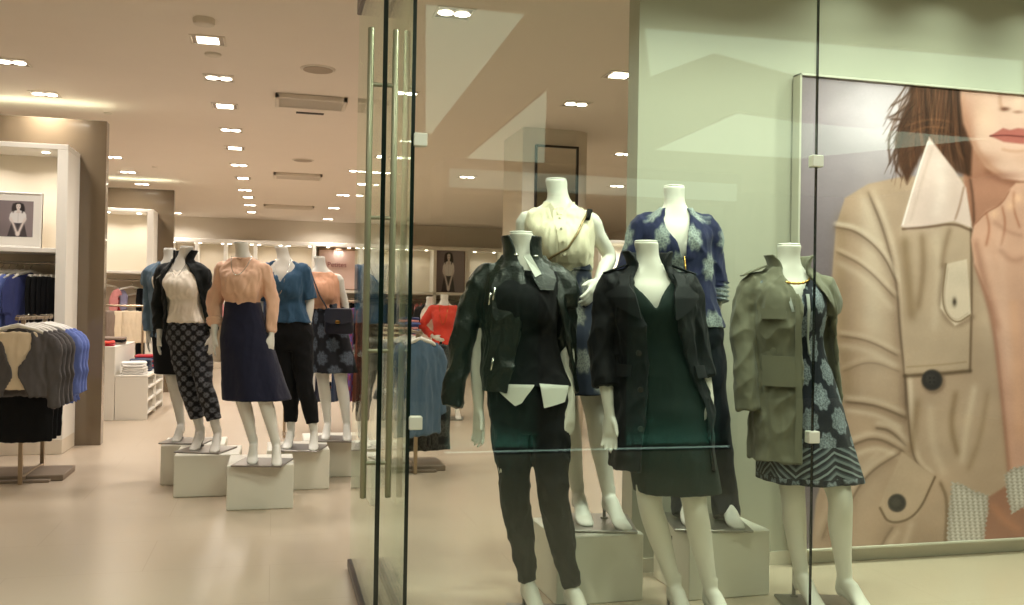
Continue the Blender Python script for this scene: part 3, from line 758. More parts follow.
# ------------------------------------------------------------------ handbag of the peach figure
hb = empty('handbag', locB, TR, sB); tag(hb, 'small navy handbag hanging on a long strap across the peach top', 'handbag')
m_hb = mat('navy_leather', (28, 28, 42), .4, 0, .5, .1, 20, .2, 300)
bx, by, bz = .225, -.19, .93
m = MB(); rowsb = []
for z, w, d in ((0, .115, .05), (.02, .125, .056), (.10, .122, .05), (.19, .112, .036), (.215, .105, .026), (.222, .095, .018)):
    rowsb.append([(bx+w*math.copysign(abs(math.cos(a))**.4, math.cos(a)), by+d*math.copysign(abs(math.sin(a))**.5, math.sin(a)), bz+z) for a in [2*math.pi*i/40 for i in range(40)]])
m.rings(rowsb); m.build('bag_body', m_hb, hb, True, 50)
m = MB(); m.plate([(bx-.112, by-.050, bz+.215), (bx+.112, by-.050, bz+.215), (bx+.118, by-.066, bz+.11), (bx+.06, by-.068, bz+.085), (bx-.06, by-.068, bz+.085), (bx-.118, by-.066, bz+.11)], (0, -1, -.15), .008); FL = m.build('flap', m_hb, hb)
m = MB(); m.box(bx-.02, bx+.02, by-.080, by-.068, bz+.09, bz+.115, .003); m.build('clasp', gold, FL)
m = MB(); m.tube([(bx-.11, by, bz+.20), (.11, -.185, 1.16), (.05, -.185, 1.26), (.0, -.16, 1.37), (-.05, -.085, 1.46), (-.075, -.01, 1.495), (-.06, .07, 1.45), (.03, .15, 1.25), (.12, .12, 1.17), (bx-.02, .0, 1.16), (bx+.1, by+.02, bz+.20)], .006, 8); m.build('strap', m_hb, hb, True)
# ================================================================== window display
WZ = .304
a = at(555, 604, z=0); plinth(at(600, 604.5, z=0).x, at(600, 604.5, z=0).y+.21, .41, .40, WZ, 'white plinth behind the glass, under the figure in the cream blouse', .02)
q = at(726, 596.5, z=0); plinth(q.x, min(q.y, 3.84)+.20, .41, .385, WZ, 'white plinth behind the glass, under the figure in the navy patterned jacket', .02)
# --- cream blouse, patterned skirt, hand on hip
loc, s = stand(556, 180, 521, WZ); print('W2', loc, s)
p = Pose(hip=(.075, 0), waist=(.045, 0), sh=(.015, 0), neck=(0, 0), la=(.13, .05), ra=(.27, -.02), lt=10, rt=20, lk=(.075, 0), rk=(.205, -.05),
         arms={1: ((.245, .04, 1.235), (.185, -.07, 1.13), (-.35, -.45, -.6)), -1: ((-.185, .03, 1.16), (-.17, -.02, .92), (0, -.1, -1))})
r = mannequin('headless white figure in a sleeveless cream blouse, hand on hip, on the left window plinth', loc, TR, s, p, V2, {1: dict(wide=(-.3, -.6, .6), curl=(-.2, .9, -.3), flex=.7)}, 1, WIN)
m_crm = cloth('cream_silk', (238, 228, 200), .5, .2, .12, 180, .05)
rows = top_rows(1.15, .018, neck=1.475); rows[0] = (1.15, .108, .078)
G = fuse('blouse', [loft(rows, p.axis, 64, 2.2, lambda a, z: .028*max(0, min(1, (1.36-z)/.2))*math.sin(10*a+.6))], V2, m_crm, r, 3, (.006, 18, 4))
trow = rows
m = MB(); v, f = patch(trow, p.axis, [(1.2, -.11, .11), (1.3, -.10, .10), (1.40, -.13, .13), (1.45, -.17, .17)], .008, .006, 20, 4); m.add(v, f); m.build('button_placket', m_crm, G, True, 50)
for sd in (-1, 1):
    m = MB(); cx, cy = p.axis(1.48)
    m.plate([(cx+sd*.004, cy-.098, 1.43), (cx+sd*.055, cy-.085, 1.395), (cx+sd*.085, cy-.05, 1.45), (cx+sd*.07, cy-.02, 1.495), (cx+sd*.04, cy-.055, 1.485)], (sd*.3, -.9, .35), .007); m.build('collar_flap', m_crm, G)
buttons(G, 'button', [surfpt(trow, p.axis, 0, z, .010) for z in (1.24, 1.30, 1.36, 1.41)], .006, mat('pearl_button', (225, 215, 190), .3))
m_ikat = medallion('navy_medallion_cloth', (38, 44, 62), (150, 150, 142), 8.2, 4.6, [(0, W1), (0.154, W1), (0.21, (.75, .75, .75, 1)), (0.252, (.2, .2, .2, 1)), (0.294, B0)], R=.17, lace=85)
fuse('skirt', [loft(skirt_rows(p, .605, 1.2, .03), axis_leg(p, .605), 72, 2.2, hang_fold(.605, 1.0, .03, 5, .2))], V2, m_ikat, r, 3, (.003, 8, 2))
MB().add(*loft([(1.178, .135, .105), (1.19, .136, .106), (1.215, .134, .104)], p.axis, 56)).build('waistband', m_ikat, r, True, 50)
m = MB(); pts = [surfpt(trow, p.axis, a, z, .012) for a, z in ((1.15, 1.455), (.85, 1.44), (.6, 1.40), (.4, 1.34), (.1, 1.27), (-.35, 1.23), (-.7, 1.20), (-1.1, 1.17))]
m.tube(pts, .0055, 8, (0, -1, 0)); m.build('chain_strap', mat('tan_chain', (150, 128, 92), .35, .6, .5, .2, 90), r, True)
m = MB(); m.tube([surfpt(trow, p.axis, a, z, .016) for a, z in ((1.25, 1.452), (1.05, 1.452), (.85, 1.435), (.72, 1.41))], .011, 8, (0, -1, 0)); m.build('strap_end', g_black, r, True)
# --- navy patterned jacket and trousers on the right plinth
loc, s = stand(674, 187, 520.5, WZ); print('W4', loc, s)
p = Pose(hip=(.07, 0), waist=(.04, 0), sh=(.005, 0), neck=(0, 0), la=(.075, .03), ra=(.265, -.0), lt=2, rt=8, arms={1: ((.205, .03, 1.16), (.20, -.01, .93), (0, -.08, -1))})
r = mannequin('headless white figure in a zipped navy patterned jacket and dark trousers on the right plinth', loc, TR, s, p, V2, None, 1, WIN)
m_nvp = medallion('navy_damask_cloth', (34, 38, 74), (168, 178, 172), 5.6, 3.7, [(0, W1), (0.168, W1), (0.217, (.5, .5, .5, 1)), (0.266, B0)], R=.17, lace=75, wob=.01)
jw = [(.93, .19, .135, .03, .03), (1.08, .158, .122, .02, .02), (1.2, .155, .128, .02, .02), (1.26, .16, .142, .03, .03), (1.33, .172, .142, .12, .12), (1.40, .184, .115, .28, .28), (1.43, .165, .098, .36, .36), (1.46, .125, .08, .5, .5), (1.495, .08, .072, .7, .7)]
G = fuse('jacket', [shell(jw, p.axis, .014), cap(p, -1), cap(p, 1), sleeve(p, -1, .70, .064, .056, .066), sleeve(p, 1, .70, .064, .056, .066)], V2, m_nvp, r, 3, (.006, 15, 6))
for sd in (-1, 1):
    pa = p.armpath(sd, .74, .52); m = MB(); m.tube(pa, [.060+.010*math.sin(i*2.1) for i in range(15)], 20, (0, -1, 0)); m.build('ruched_cuff', m_nvp, G, True)
m = MB(); m.tube([surfpt(jw, p.axis, .005, z, .004) for z in (.95, 1.05, 1.15, 1.26)], .004, 6, (0, -1, 0)); m.build('zip', gold, G, True)
fuse('trousers', trousers_solids(p, 1.06, .010, 1.18, slim=1.0, hemr=.064), V2, cloth('midnight_twill', (18, 21, 32), .8, .03), r, 3, (.005, 12, 6))
# --- black leather jacket worn over the shoulders, knit top, slim trousers
loc, s = stand(521, 233, 614, 0); print('W1', loc, s)
p = Pose(hip=(.045, 0), waist=(.03, 0), sh=(.01, 0), neck=(0, 0), la=(.055, .03), ra=(.235, -.04), lt=20, rt=24, lk=(-.005, -.03), rk=(.155, -.08),
         arms={-1: ((-.185, .02, 1.14), (-.175, -.03, .87), (.04, -.12, -1)), 1: ((.185, .03, 1.15), (.205, -.03, .90), (-.02, -.12, -1))})
r = mannequin('headless white figure in a black leather jacket and slim black trousers behind the glass', loc, TR, s, p, V2, {-1: dict(wide=(.6, -.8, 0), curl=(-.8, -.2, 0), flex=.35), 1: dict(wide=(-.6, -.8, 0))}, -1, WIN)
fuse('trousers', trousers_solids(p, 1.1, .006, .985, slim=.15), V2, cloth('black_denim', (16, 17, 19), .85, .03), r, 3, (.006, 16, 9))
rows = top_rows(.965, .016, neck=1.44); rows[0] = (.965, .182, .135); krow = rows
G = fuse('knit_top', [loft(rows, p.axis, 64, 2.2)], V2, g_ink, r, 3, (.005, 10, 4))
m_shirt = cloth('white_shirting', (232, 234, 226), .75, .1)
for pts in ([(-.85, .975), (.10, .975), (-.12, .90), (-.25, .888)], [(.20, .98), (1.0, .97), (.85, .905), (.30, .882)]):
    m = MB(); A, B, C, D = pts; k = 10; E = []
    V = []; Fs = []
    for off in (.012, .006):
        for j in range(k):
            t = j/(k-1)
            for i in range(k):
                u = i/(k-1); a_ = (A[0]*(1-u)+B[0]*u)*(1-t)+(D[0]*(1-u)+C[0]*u)*t; z_ = (A[1]*(1-u)+B[1]*u)*(1-t)+(D[1]*(1-u)+C[1]*u)*t
                V.append(surfpt(krow, p.axis, a_, max(z_, .966), off)[:2]+(z_,))
    n2 = k*k
    for j in range(k-1):
        for i in range(k-1):
            o = j*k+i; Fs.append((o, o+1, o+k+1, o+k)); Fs.append((n2+o+1, n2+o, n2+o+k, n2+o+k+1))
    for i in range(k-1):
        for a_, b_ in ((i, i+1), ((k-1)*k+i, (k-1)*k+i+1), (i*k, (i+1)*k), (i*k+k-1, (i+1)*k+k-1)): Fs.append((a_, b_, n2+b_, n2+a_))
    m.add(V, Fs); m.build('shirt_tail', m_shirt, r, True, 50)
m_lea = mat('black_leather', (10, 20, 16), .34, 0, .55, .12, 8, .35, 120)
jl = [(.935, .205, .16, .42, 1.30), (1.05, .197, .15, .27, 1.22), (1.16, .19, .146, .15, 1.10), (1.27, .183, .148, .02, .95), (1.36, .178, .13, -.06, .72), (1.41, .168, .110, -.05, .55), (1.44, .146, .095, .0, .5), (1.47, .112, .085, .12, .5), (1.50, .088, .08, .25, .5)]
def hung_sleeve(p, sd, pts, r0, r1, flat=.75):
    o = p.axis(1.4); P = [(x+o[0], y+o[1], z) for x, y, z in pts]; k = len(P)
    q, rr = resample(P, [((r0+(r1-r0)*i/(k-1)), (r0+(r1-r0)*i/(k-1))*flat) for i in range(k)], 30); return tube(q, rr, 22, (0, -1, 0))
G = fuse('leather_jacket', [shell(jl, p.axis, .013), cap(p, -1), cap(p, 1), hung_sleeve(p, -1, [(-.13, 0, 1.395), (-.18, 0, 1.35), (-.232, -.005, 1.2), (-.268, -.015, 1.02), (-.285, -.03, .87)], .056, .046, 1.0),
     hung_sleeve(p, 1, [(.12, .01, 1.395), (.16, .015, 1.35), (.178, .03, 1.2), (.185, .04, 1.05), (.185, .04, .95)], .054, .046, 1.0)], V2*.85, m_lea, r, 3, (.009, 11, 6))
cl = [(1.455, .105, .09, .22, .34), (1.50, .086, .085, .32, .36), (1.55, .083, .086, .46, .38), (1.585, .088, .09, .62, .55)]
fuse('stand_collar', [shell(cl, p.axis, .013)], V2*.8, m_lea, G, 2)
m = MB(); v, f = patch(jl, p.axis, [(1.36, .30, .62), (1.42, .18, .78), (1.47, .22, .72)], .022, .010, 10, 6); m.add(v, f); m.build('collar_flap', m_lea, G, True, 50)
for a_, z_ in ((-.62, 1.365), (-.75, 1.345), (-.7, 1.08)):
    m = MB(); q1 = surfpt(jl, p.axis, a_, z_, .014); q2 = surfpt(jl, p.axis, a_-.06, z_-.05, .014); m.tube([q1, q2], .0045, 8, (0, -1, 0)); m.build('zip_pull', silver, G, True)
for a_, z_ in ((-.1, 1.505), (.42, 1.50)):
    q1 = surfpt(cl, p.axis, -.4 if a_ < 0 else .45, z_, .003); m = MB(); m.tube([q1, (q1[0]+.02, q1[1]-.002, q1[2]-.002)], .005, 8, (0, -1, 0)); m.build('buckle', silver, G, True)
m = MB(); cx, cy = p.axis(1.47); m.plate([(cx+.0, cy-.088, 1.50), (cx+.028, cy-.092, 1.505), (cx+.075, cy-.12, 1.425), (cx+.05, cy-.128, 1.41)], (.1, -1, .2), .006); m.build('shirt_collar', m_shirt, r)
# --- dark trench coat over a dark green dress
loc, s = stand(646, 242, 616, 0); print('W3', loc, s)
p = Pose(hip=(.085, 0), waist=(.05, 0), sh=(.015, 0), neck=(0, 0), la=(.150, .03), ra=(.295, -.02), lt=14, rt=22, lk=(.03, -.03), rk=(.215, -.055),
         arms={-1: ((-.195, .02, 1.15), (-.165, -.04, .87), (.05, -.12, -1)), 1: ((.215, .03, 1.16), (.26, -.03, .93), (.02, -.1, -1))})
r = mannequin('headless white figure in a dark trench coat over a deep green dress behind the glass', loc, TR, s, p, V2, {-1: dict(wide=(.75, -.65, 0), curl=(-.5, -.6, 0), flex=.55)}, -1, WIN)
T = np.array(TORSO)
dr = [(z, a, b, .003, .003) for z, a, b in skirt_rows(p, .54, 1.10, .006, .016)]
dr += [(1.18, .13, .10, .003, .003), (1.25, .142, .125, .003, .003), (1.31, .155, .142, .01, .01), (1.36, .160, .13, .16, .16), (1.41, .165, .102, .42, .42), (1.44, .152, .088, .62, .62)]
G = fuse('dress', [shell(dr, axis_leg(p, .54), .014, fold=hang_fold(.54, .95, .02, 5))], V2, cloth('deep_green_wool', (13, 30, 26), .8, .03), r, 3, (.003, 8, 3))
m_coat = cloth('black_navy_gabardine', (13, 14, 19), .65, .03)
jc = [(.64, .225, .175, .55, 1.0), (.9, .212, .158, .42, .85), (1.10, .175, .130, .34, .62), (1.25, .178, .150, .28, .5), (1.36, .194, .138, .36, .5), (1.41, .192, .114, .42, .5), (1.44, .162, .095, .5, .5), (1.47, .118, .085, .6, .6), (1.495, .092, .08, .7, .7)]
G = fuse('trench_coat', [shell(jc, p.axis, .014, fold=hang_fold(.64, 1.0, .03, 6, 2)), cap(p, -1), cap(p, 1), sleeve(p, -1, .80, .070, .058, .066), sleeve(p, 1, .80, .070, .058, .066)], V2*.9, m_coat, r, 3, (.008, 11, 5))
for sd in (-1, 1):
    m = MB(); v, f = patch(jc, p.axis, [(1.27, sd*.32, sd*.36), (1.34, sd*.34, sd*.92), (1.38, sd*.36, sd*1.05), (1.40, sd*.42, sd*.74), (1.46, sd*.56, sd*.98)], .024, .010, 26, 8); m.add(v, f); m.build('lapel', m_coat, G, True, 50)
    m = MB(); v, f = patch(jc, p.axis, [(1.03, sd*.72, sd*1.25), (1.05, sd*.72, sd*1.25), (1.08, sd*.72, sd*1.25)], .016, .008, 4, 6); m.add(v, f); m.build('pocket_flap', m_coat, G, True, 50)
    S = p.shoulder(sd); m = MB(); m.box(-.055, .055, -.022, .022, 0, .008, .003); o = m.build('epaulette', m_coat, G); o.location = S+Vector((-sd*.005, -.01, .066)); o.rotation_euler = (0, sd*.35, 0)
cc = [(1.45, .122, .092, .75, .75), (1.49, .098, .088, .62, .62), (1.53, .10, .092, .72, .72), (1.56, .112, .1, .95, .95)]
fuse('collar', [shell(cc, p.axis, .014)], V2*.8, m_coat, G, 2)
buttons(G, 'button', [surfpt(jc, p.axis, -.5, z, .012) for z in (1.13, .98, .82)], .012, mat('horn_button', (40, 34, 30), .35))
# --- olive jacket over a printed dress
loc, s = stand(789, 245, 604, 0); print('W5', loc, s)
p = Pose(hip=(.055, 0), waist=(.03, 0), sh=(.0, 0), neck=(0, 0), la=(.085, .03), ra=(.255, -.04), lt=14, rt=26, lk=(.025, -.03), rk=(.215, -.08),
         arms={-1: ((-.15, .03, 1.14), (-.11, .0, .90), (0, -.1, -1)), 1: ((.160, .10, 1.14), (.15, .09, .90), (0, -.1, -1))})
r = mannequin('headless white figure in an olive jacket over a navy printed dress beside the big portrait', loc, TR, s, p, V2, None, -1, WIN)
m_dress = medallion('navy_paisley_cloth', (20, 24, 36), (146, 156, 164), 7.6, 4.8, [(0, W1), (.15, W1), (.19, (.5, .5, .5, 1)), (.21, W1), (.25, (.9, .9, .9, 1)), (.29, B0)], R=.18, lace=95, border=(.585, .72))
dr = [(z, a, b, .003, .003) for z, a, b in skirt_rows(p, .555, 1.10, .045, .012)]
dr += [(1.18, .128, .10, .003, .003), (1.25, .142, .128, .003, .003), (1.31, .155, .143, .01, .01), (1.37, .162, .13, .10, .10), (1.41, .168, .104, .25, .25), (1.44, .152, .09, .4, .4)]
G = fuse('dress', [shell(dr, axis_leg(p, .555), .014, fold=hang_fold(.555, 1.0, .045, 6, .5))], V2, m_dress, r, 3, (.003, 8, 3))
m = MB()
for sg in (-1, 1):
    v, f = patch([(q[0], q[1], q[2]) for q in dr], axis_leg(p, .555), [(1.12, sg*.16, sg*.22), (1.25, sg*.14, sg*.20), (1.38, sg*.18, sg*.26)], .008, .005, 16, 2); m.add(v, f)
m.build('placket_trim', cloth('silver_grey_tape', (176, 180, 176)), r, True, 50)
m_olive = cloth('olive_cotton', (112, 110, 92), .8, .2)
jo = [(.65, .222, .17, .14, 1.75), (.9, .212, .16, .12, 1.75), (1.1, .198, .148, .06, 1.68), (1.27, .190, .155, .02, 1.4), (1.36, .186, .140, -.02, .85), (1.41, .175, .118, .1, .65), (1.44, .152, .098, .25, .6), (1.47, .118, .086, .45, .6), (1.50, .09, .08, .6, .65)]
G = fuse('olive_jacket', [shell(jo, p.axis, .014, fold=hang_fold(.65, 1.1, .025, 5, 1)), cap(p, -1), cap(p, 1),
    hung_sleeve(p, -1, [(-.13, 0, 1.395), (-.18, 0, 1.355), (-.202, -.02, 1.2), (-.198, -.05, 1.03), (-.188, -.065, .87)], .058, .050, 1.0),
    hung_sleeve(p, 1, [(.13, .02, 1.395), (.17, .05, 1.355), (.195, .10, 1.2), (.215, .11, 1.05), (.235, .11, .90)], .054, .046, 1.0)], V2*.9, m_olive, r, 3, (.009, 11, 5))
co_ = [(1.455, .118, .09, .5, .6), (1.50, .094, .086, .55, .65), (1.535, .10, .092, .75, .8), (1.555, .112, .1, .95, 1.0)]
fuse('collar', [shell(co_, p.axis, .013)], V2*.8, m_olive, G, 2)
m = MB(); v, f = patch(jo, p.axis, [(.98, -.95, -.22), (1.0, -.95, -.22), (1.10, -.95, -.22), (1.11, -.95, -.22)], .016, .009, 8, 6); m.add(v, f); m.build('pocket', m_olive, G, True, 50)
m = MB(); v, f = patch(jo, p.axis, [(1.27, -.9, -.3), (1.29, -.9, -.3), (1.315, -.9, -.3)], .017, .009, 5, 6); m.add(v, f); m.build('pocket_flap', m_olive, G, True, 50)
m = MB(); v, f = patch(jo, p.axis, [(.66, -.28, -.15), (1.0, -.24, -.12), (1.27, -.14, -.03), (1.36, -.08, .0)], .010, .006, 30, 2); m.add(v, f); m.build('front_placket', m_olive, G, True, 50)
S = p.shoulder(-1); m = MB(); m.box(-.06, .06, -.024, .024, 0, .008, .003); o = m.build('epaulette', m_olive, G); o.location = S+Vector((-.01, -.02, .066)); o.rotation_euler = (0, -.4, 0)
m = MB(); cx, cy = p.axis(1.47)
m.tube([(cx+.085*math.sin(a), cy-.01-.105*math.cos(a), 1.475-.05*max(0, math.cos(a))) for a in [-1.3+2.6*i/20 for i in range(21)]], [.007 if i % 2 else .0045 for i in range(21)], 8); m.build('necklace', gold, r, True)
# ------------------------------------------------------------------ two figures deeper in the shop
loc, s = stand(444.5, 295, 418, 0); print('F1', loc, s)
p = Pose(hip=(.03, 0), la=(.0, .02), ra=(.19, -.03), arms={-1: ((-.30, .05, 1.19), (-.13, -.10, 1.06), (.8, -.2, -.35))})
r = mannequin('headless white figure in a coral knit top far behind the glass, hand on hip', loc, TR, s, p, .010, {-1: dict(wide=(.3, -.6, .6), curl=(.2, .9, -.3))}, -1, 'figures deeper in the shop')
m_coral = cloth('coral_knit', (226, 74, 58), .8)
G = fuse('top', [loft(top_rows(.96, .022, neck=1.48), p.axis, 56, 2.2, hang_fold(.96, 1.2, .03, 6)), sleeve(p, -1, .93, .062, .046), sleeve(p, 1, .93, .062, .046)], .010, m_coral, r, 3, (.006, 14, 5))
fuse('trousers', trousers_solids(p, 1.1, .012, .9), .010, g_black, r, 3)
necklace(p, r, 1.22, gold, front=.12)
loc, s = stand(430, 297, 414, 0)
p = Pose(la=(-.06, 0), ra=(.11, -.02))
r = mannequin('headless white figure in an open black jacket far back beside the coral one', loc, TR, s, p, .010, None, -1, 'figures deeper in the shop')
jf = [(.95, .2, .145, .9, .9), (1.25, .185, .145, .7, .7), (1.37, .19, .125, .6, .6), (1.42, .178, .105, .6, .6), (1.46, .13, .085, .6, .6), (1.50, .09, .08, .7, .7)]
G = fuse('jacket', [shell(jf, p.axis, .018), sleeve(p, -1, .95, .064, .048), sleeve(p, 1, .95, .064, .048)], .010, g_black, r, 3)
G = fuse('blouse', [loft(top_rows(1.0, .014, neck=1.44), p.axis)], .010, m_ivory, r, 3)
fuse('skirt', [loft(skirt_rows(p, .6, 1.1, .03), axis_leg(p, .6))], .010, g_black, r, 3)
# ------------------------------------------------------------------ hanging clothes
m_hang = mat('hanger_white', (238, 234, 224), .45, 0, .4, .02)
def hanger_mesh():
    m = MB(); m.tube([(-.20, 0, -.125), (-.12, 0, -.085), (0, 0, -.055), (.12, 0, -.085), (.20, 0, -.125)], [(.012, .010), (.012, .014), (.012, .017), (.012, .014), (.012, .010)], 10, (0, 0, 1)); return m
def make_hanger():
    r = empty('clothes_hanger', (0, 0, 0)); tag(r, 'x', 'hanger'); hanger_mesh().build('arms', m_hang, r, True)
    m = MB(); m.tube([(0, 0, -.06), (0, 0, -.02)]+[(.018*math.sin(a), 0, .0+.018-.018*math.cos(a)-.02) for a in [.3*i for i in range(1, 15)]], .0025, 6, (0, 1, 0)); m.build('hook', m_chrome, r, True); return r
HP = make_hanger(); hp_used = [False]
zero = lambda z: (0, 0)
GM = {}
def garment_mesh(key, mt):
    """one hanging garment: hook point at the origin, width along x"""
    if key in GM: return GM[key]
    kind = key[0]; V = .011
    if kind == 'top' or kind == 'blazer':
        L = key[1]; fl = key[2]
        rows = [(-L, .20+fl, .075), (-L*.6, .195+fl*.5, .065), (-.30, .195, .065), (-.18, .20, .05), (-.135, .185, .035), (-.105, .12, .030), (-.085, .065, .032), (-.07, .058, .034)]
        S = []
        if kind == 'blazer':
            rr = [(z, a, b+.02, g, g) for (z, a, b), g in zip(rows, (.42, .10, .22, .42, .5, .6, .7, .8))]; S.append(shell(rr, zero, .016, fold=lambda a, z: .03*math.sin(5*a)))
        else: S.append(loft(rows, zero, 56, 2.0, lambda a, z: .13*min(1, max(0, (-z-.12)/.3))*(math.sin(7*a)+.6*math.sin(12*a+1))))
        for sd in (-1, 1):
            q, rr = resample([(sd*.15, 0, -.13), (sd*.205, 0, -.17), (sd*.235, -.01, -.38), (sd*.245, -.02, -.13-key[3])], [(.05, .035), (.055, .038), (.052, .036), (.045, .03)], 24); S.append(tube(q, rr, 16, (0, -1, 0)))
        o = fuse('garment', S, V, mt, None, 3, (.011, 13, 4))
    elif kind == 'dress':
        L, fl = key[1:3]; rows = [(-L, .17+fl, .09), (-L*.6, .15+fl*.5, .075), (-.42, .135, .06), (-.30, .16, .065), (-.18, .165, .05), (-.13, .15, .034), (-.10, .11, .03), (-.08, .06, .03)]
        o = fuse('garment', [loft(rows, zero, 60, 2.0, lambda a, z: .10*min(1, max(0, (-z-.4)/.4))*math.sin(9*a))], V, mt, None, 3, (.006, 14, 4))
    else:                       # folded trousers / skirt on a clip hanger
        L, w = key[1:3]; rows = [(-L, w*1.06, .034), (-L*.5, w*1.02, .032), (-.13, w, .026), (-.10, w*.97, .022)]
        o = fuse('garment', [loft(rows, zero, 48, 2.6, lambda a, z: .05*math.sin(6*a+z*3))], V, mt, None, 3, (.006, 12, 4))
    GM[key] = o.data; COL.objects.unlink(o); bpy.data.objects.remove(o); return GM[key]
def hang(kind, cat, key, mt, pos, rz, label, group, hlabel=None, s=1.0, thin=.6):
    me = garment_mesh(key, mt); k2 = (key, mt.name)
    if me.materials[0] != mt:
        if k2 not in GM: GM[k2] = me.copy(); GM[k2].materials.clear(); GM[k2].materials.append(mt)
        me = GM[k2]
    o = link(bpy.data.objects.new(kind, me)); o.location = pos; o.rotation_euler = (0, 0, rz); o.scale = (s, s*thin, s); tag(o, label, cat, group)
    if hlabel:
        h = HP if not hp_used[0] else copy_tree(HP); hp_used[0] = True
        h.location = pos; h.rotation_euler = (0, 0, rz); h.scale = (s, s, s); h['label'] = hlabel; h['group'] = group+', hangers'
    return o
c_grey = cloth('charcoal_wool', (92, 88, 88), .9, .1, .3, 300); c_blue = cloth('cornflower_cotton', (106, 124, 190), .8); c_dblue = cloth('royal_print', (54, 62, 112), .8)
c_pink = cloth('pink_cotton', (236, 158, 158), .8); c_cream = cloth('cream_crepe', (236, 216, 186), .8); c_lil = cloth('lilac_cotton', (170, 166, 200), .8); c_red = cloth('berry_knit', (170, 40, 50), .85)
c_denim = cloth('mid_denim', (86, 112, 136), .9); c_dden = cloth('dark_denim', (44, 58, 84), .9); c_taupe = cloth('taupe_cotton', (140, 122, 108), .85); c_white = cloth('white_cotton', (236, 232, 226), .8)
c_rust = cloth('rust_cotton', (150, 84, 62), .85); c_multi = medallion('bright_print', (150, 60, 90), (80, 90, 170), 9, 9, [(0, W1), (.3, W1), (.34, B0)], lace=40)
c_camo = medallion('dark_leaf_print', (40, 42, 42), (88, 90, 86), 7, 5, [(0, W1), (.3, W1), (.4, B0)], lace=30)
# --- T-stand racks
m_wood = mat('stone_grey_base', (132, 116, 100), .5, 0, .4, .1, 12)
m_post = mat('champagne_steel', (178, 158, 132), .32, .75, .5, .05)
def t_stand(x, y, label, top=1.17, n=(0, .8)):
    r = empty('clothes_stand', (x, y, 0)); tag(r, label, 'clothes stand')
    MB().box(-.30, .26, .12, .55, .0, .045, .006).build('base', m_wood, r)
    MB().box(-.22, .18, .06, .68, .0, .02, .004).build('base_foot', m_wood, r)
    for yy in (.02, .66):
        MB().box(-.014, .014, yy-.014, yy+.014, .0 if yy < .1 else .0, top, .003).build('post', m_post, r)
    MB().box(-.012, .012, -.16, .86, top-.0, top+.024, .003).build('hang_arm', m_post, r)
    MB().box(-.012, .012, .02, .66, .02, .05, .003).build('foot_bar', m_post, r); return r
t_stand(-1.73, 7.22, 'low metal clothes stand carrying grey blazers in front of the near wall unit')
zt = 1.17
for i, y in enumerate((7.10, 7.24, 7.38, 7.54)):
    hang('blazer', 'blazer', ('blazer', .56, .0, .50), c_grey, (-1.73, y, zt+.02), random.uniform(-.06, .06), ['charcoal blazer hanging open at the front of the low stand', 'second charcoal blazer on the low stand', 'third charcoal blazer on the low stand, behind two others', 'rearmost charcoal blazer on the low stand, against the blue shirts'][i], 'charcoal blazers on the low stand', f'white hanger holding the {ordn[i]} charcoal blazer')
for i, y in enumerate((7.70, 7.84, 7.97)):
    hang('shirt', 'shirt', ('top', .66, .02, .46), c_blue, (-1.71, y, zt+.02), random.uniform(-.06, .06), ['cornflower blue shirt directly behind the charcoal blazers', 'cornflower blue shirt in the middle of the three on the low stand', 'cornflower blue shirt at the back end of the low stand'][i], 'blue shirts on the low stand', f'white hanger holding the {ordn[i]} blue shirt on the low stand')
hang('blouse', 'blouse', ('slab', .50, .13), c_cream, (-1.73, 7.083, zt+.02), 0, 'pale blouse inside the front charcoal blazer', 'blouses under blazers')
for i, y in enumerate((7.17, 7.31, 7.46)):
    hang('skirt', 'skirt', ('slab', .86, .17), g_black, (-1.69, y, zt), 0, ['black skirt showing below the front charcoal blazer', 'black skirt below the second charcoal blazer', 'black skirt below the third charcoal blazer'][i], 'black skirts on the low stand')
# --- near wall unit: blue blouses and black trousers on the rail
yr = 9.13-.25
spec = [('top', c_dblue, -2.36, 1.0), ('top', c_dblue, -2.30, 1.0), ('top', c_dden, -2.245, 1.0), ('top', c_blue, -2.19, .95), ('top', c_blue, -2.135, .95), ('top', c_dblue, -2.075, 1.0), ('slab', g_black, -2.0, 1.15), ('slab', g_black, -1.955, 1.15), ('slab', g_black, -1.91, 1.15), ('slab', g_black, -1.87, 1.15), ('slab', g_black, -1.83, 1.15)]
for i, (k, mt, x, rz) in enumerate(spec):
    if k == 'top': hang('blouse', 'blouse', ('top', .62, .02, .3), mt, (x, yr, 1.625), rz, ['dark blue blouse at the left end of the near rail', 'dark blue blouse, second from the left on the near rail', 'slate blue blouse between dark and light blue ones on the near rail', 'light blue blouse right of the slate one on the near rail', 'light blue blouse, second of two on the near rail', 'dark blue blouse right beside the black trousers on the near rail'][i], 'blouses on the near rail', f'hanger of the {ordn[i]} blouse on the near rail', thin=.3)
    else: hang('trousers', 'trousers', ('slab', 1.02, .17), mt, (x, yr, 1.625), rz, 'pair of black trousers hanging tightly packed at the right of the near rail', 'black trousers on the near rail')
for i in range(5):
    x = -2.0+.0425*i
    o = MB().box(-.14, .14, -.011, .011, -.115, -.085, .004).build('clip_hanger', m_hang); o.location = (x, yr, 1.625); o.rotation_euler = (0, 0, 1.15); tag(o, 'white clip hanger above the black trousers on the near rail', 'hanger', 'white clip hangers')
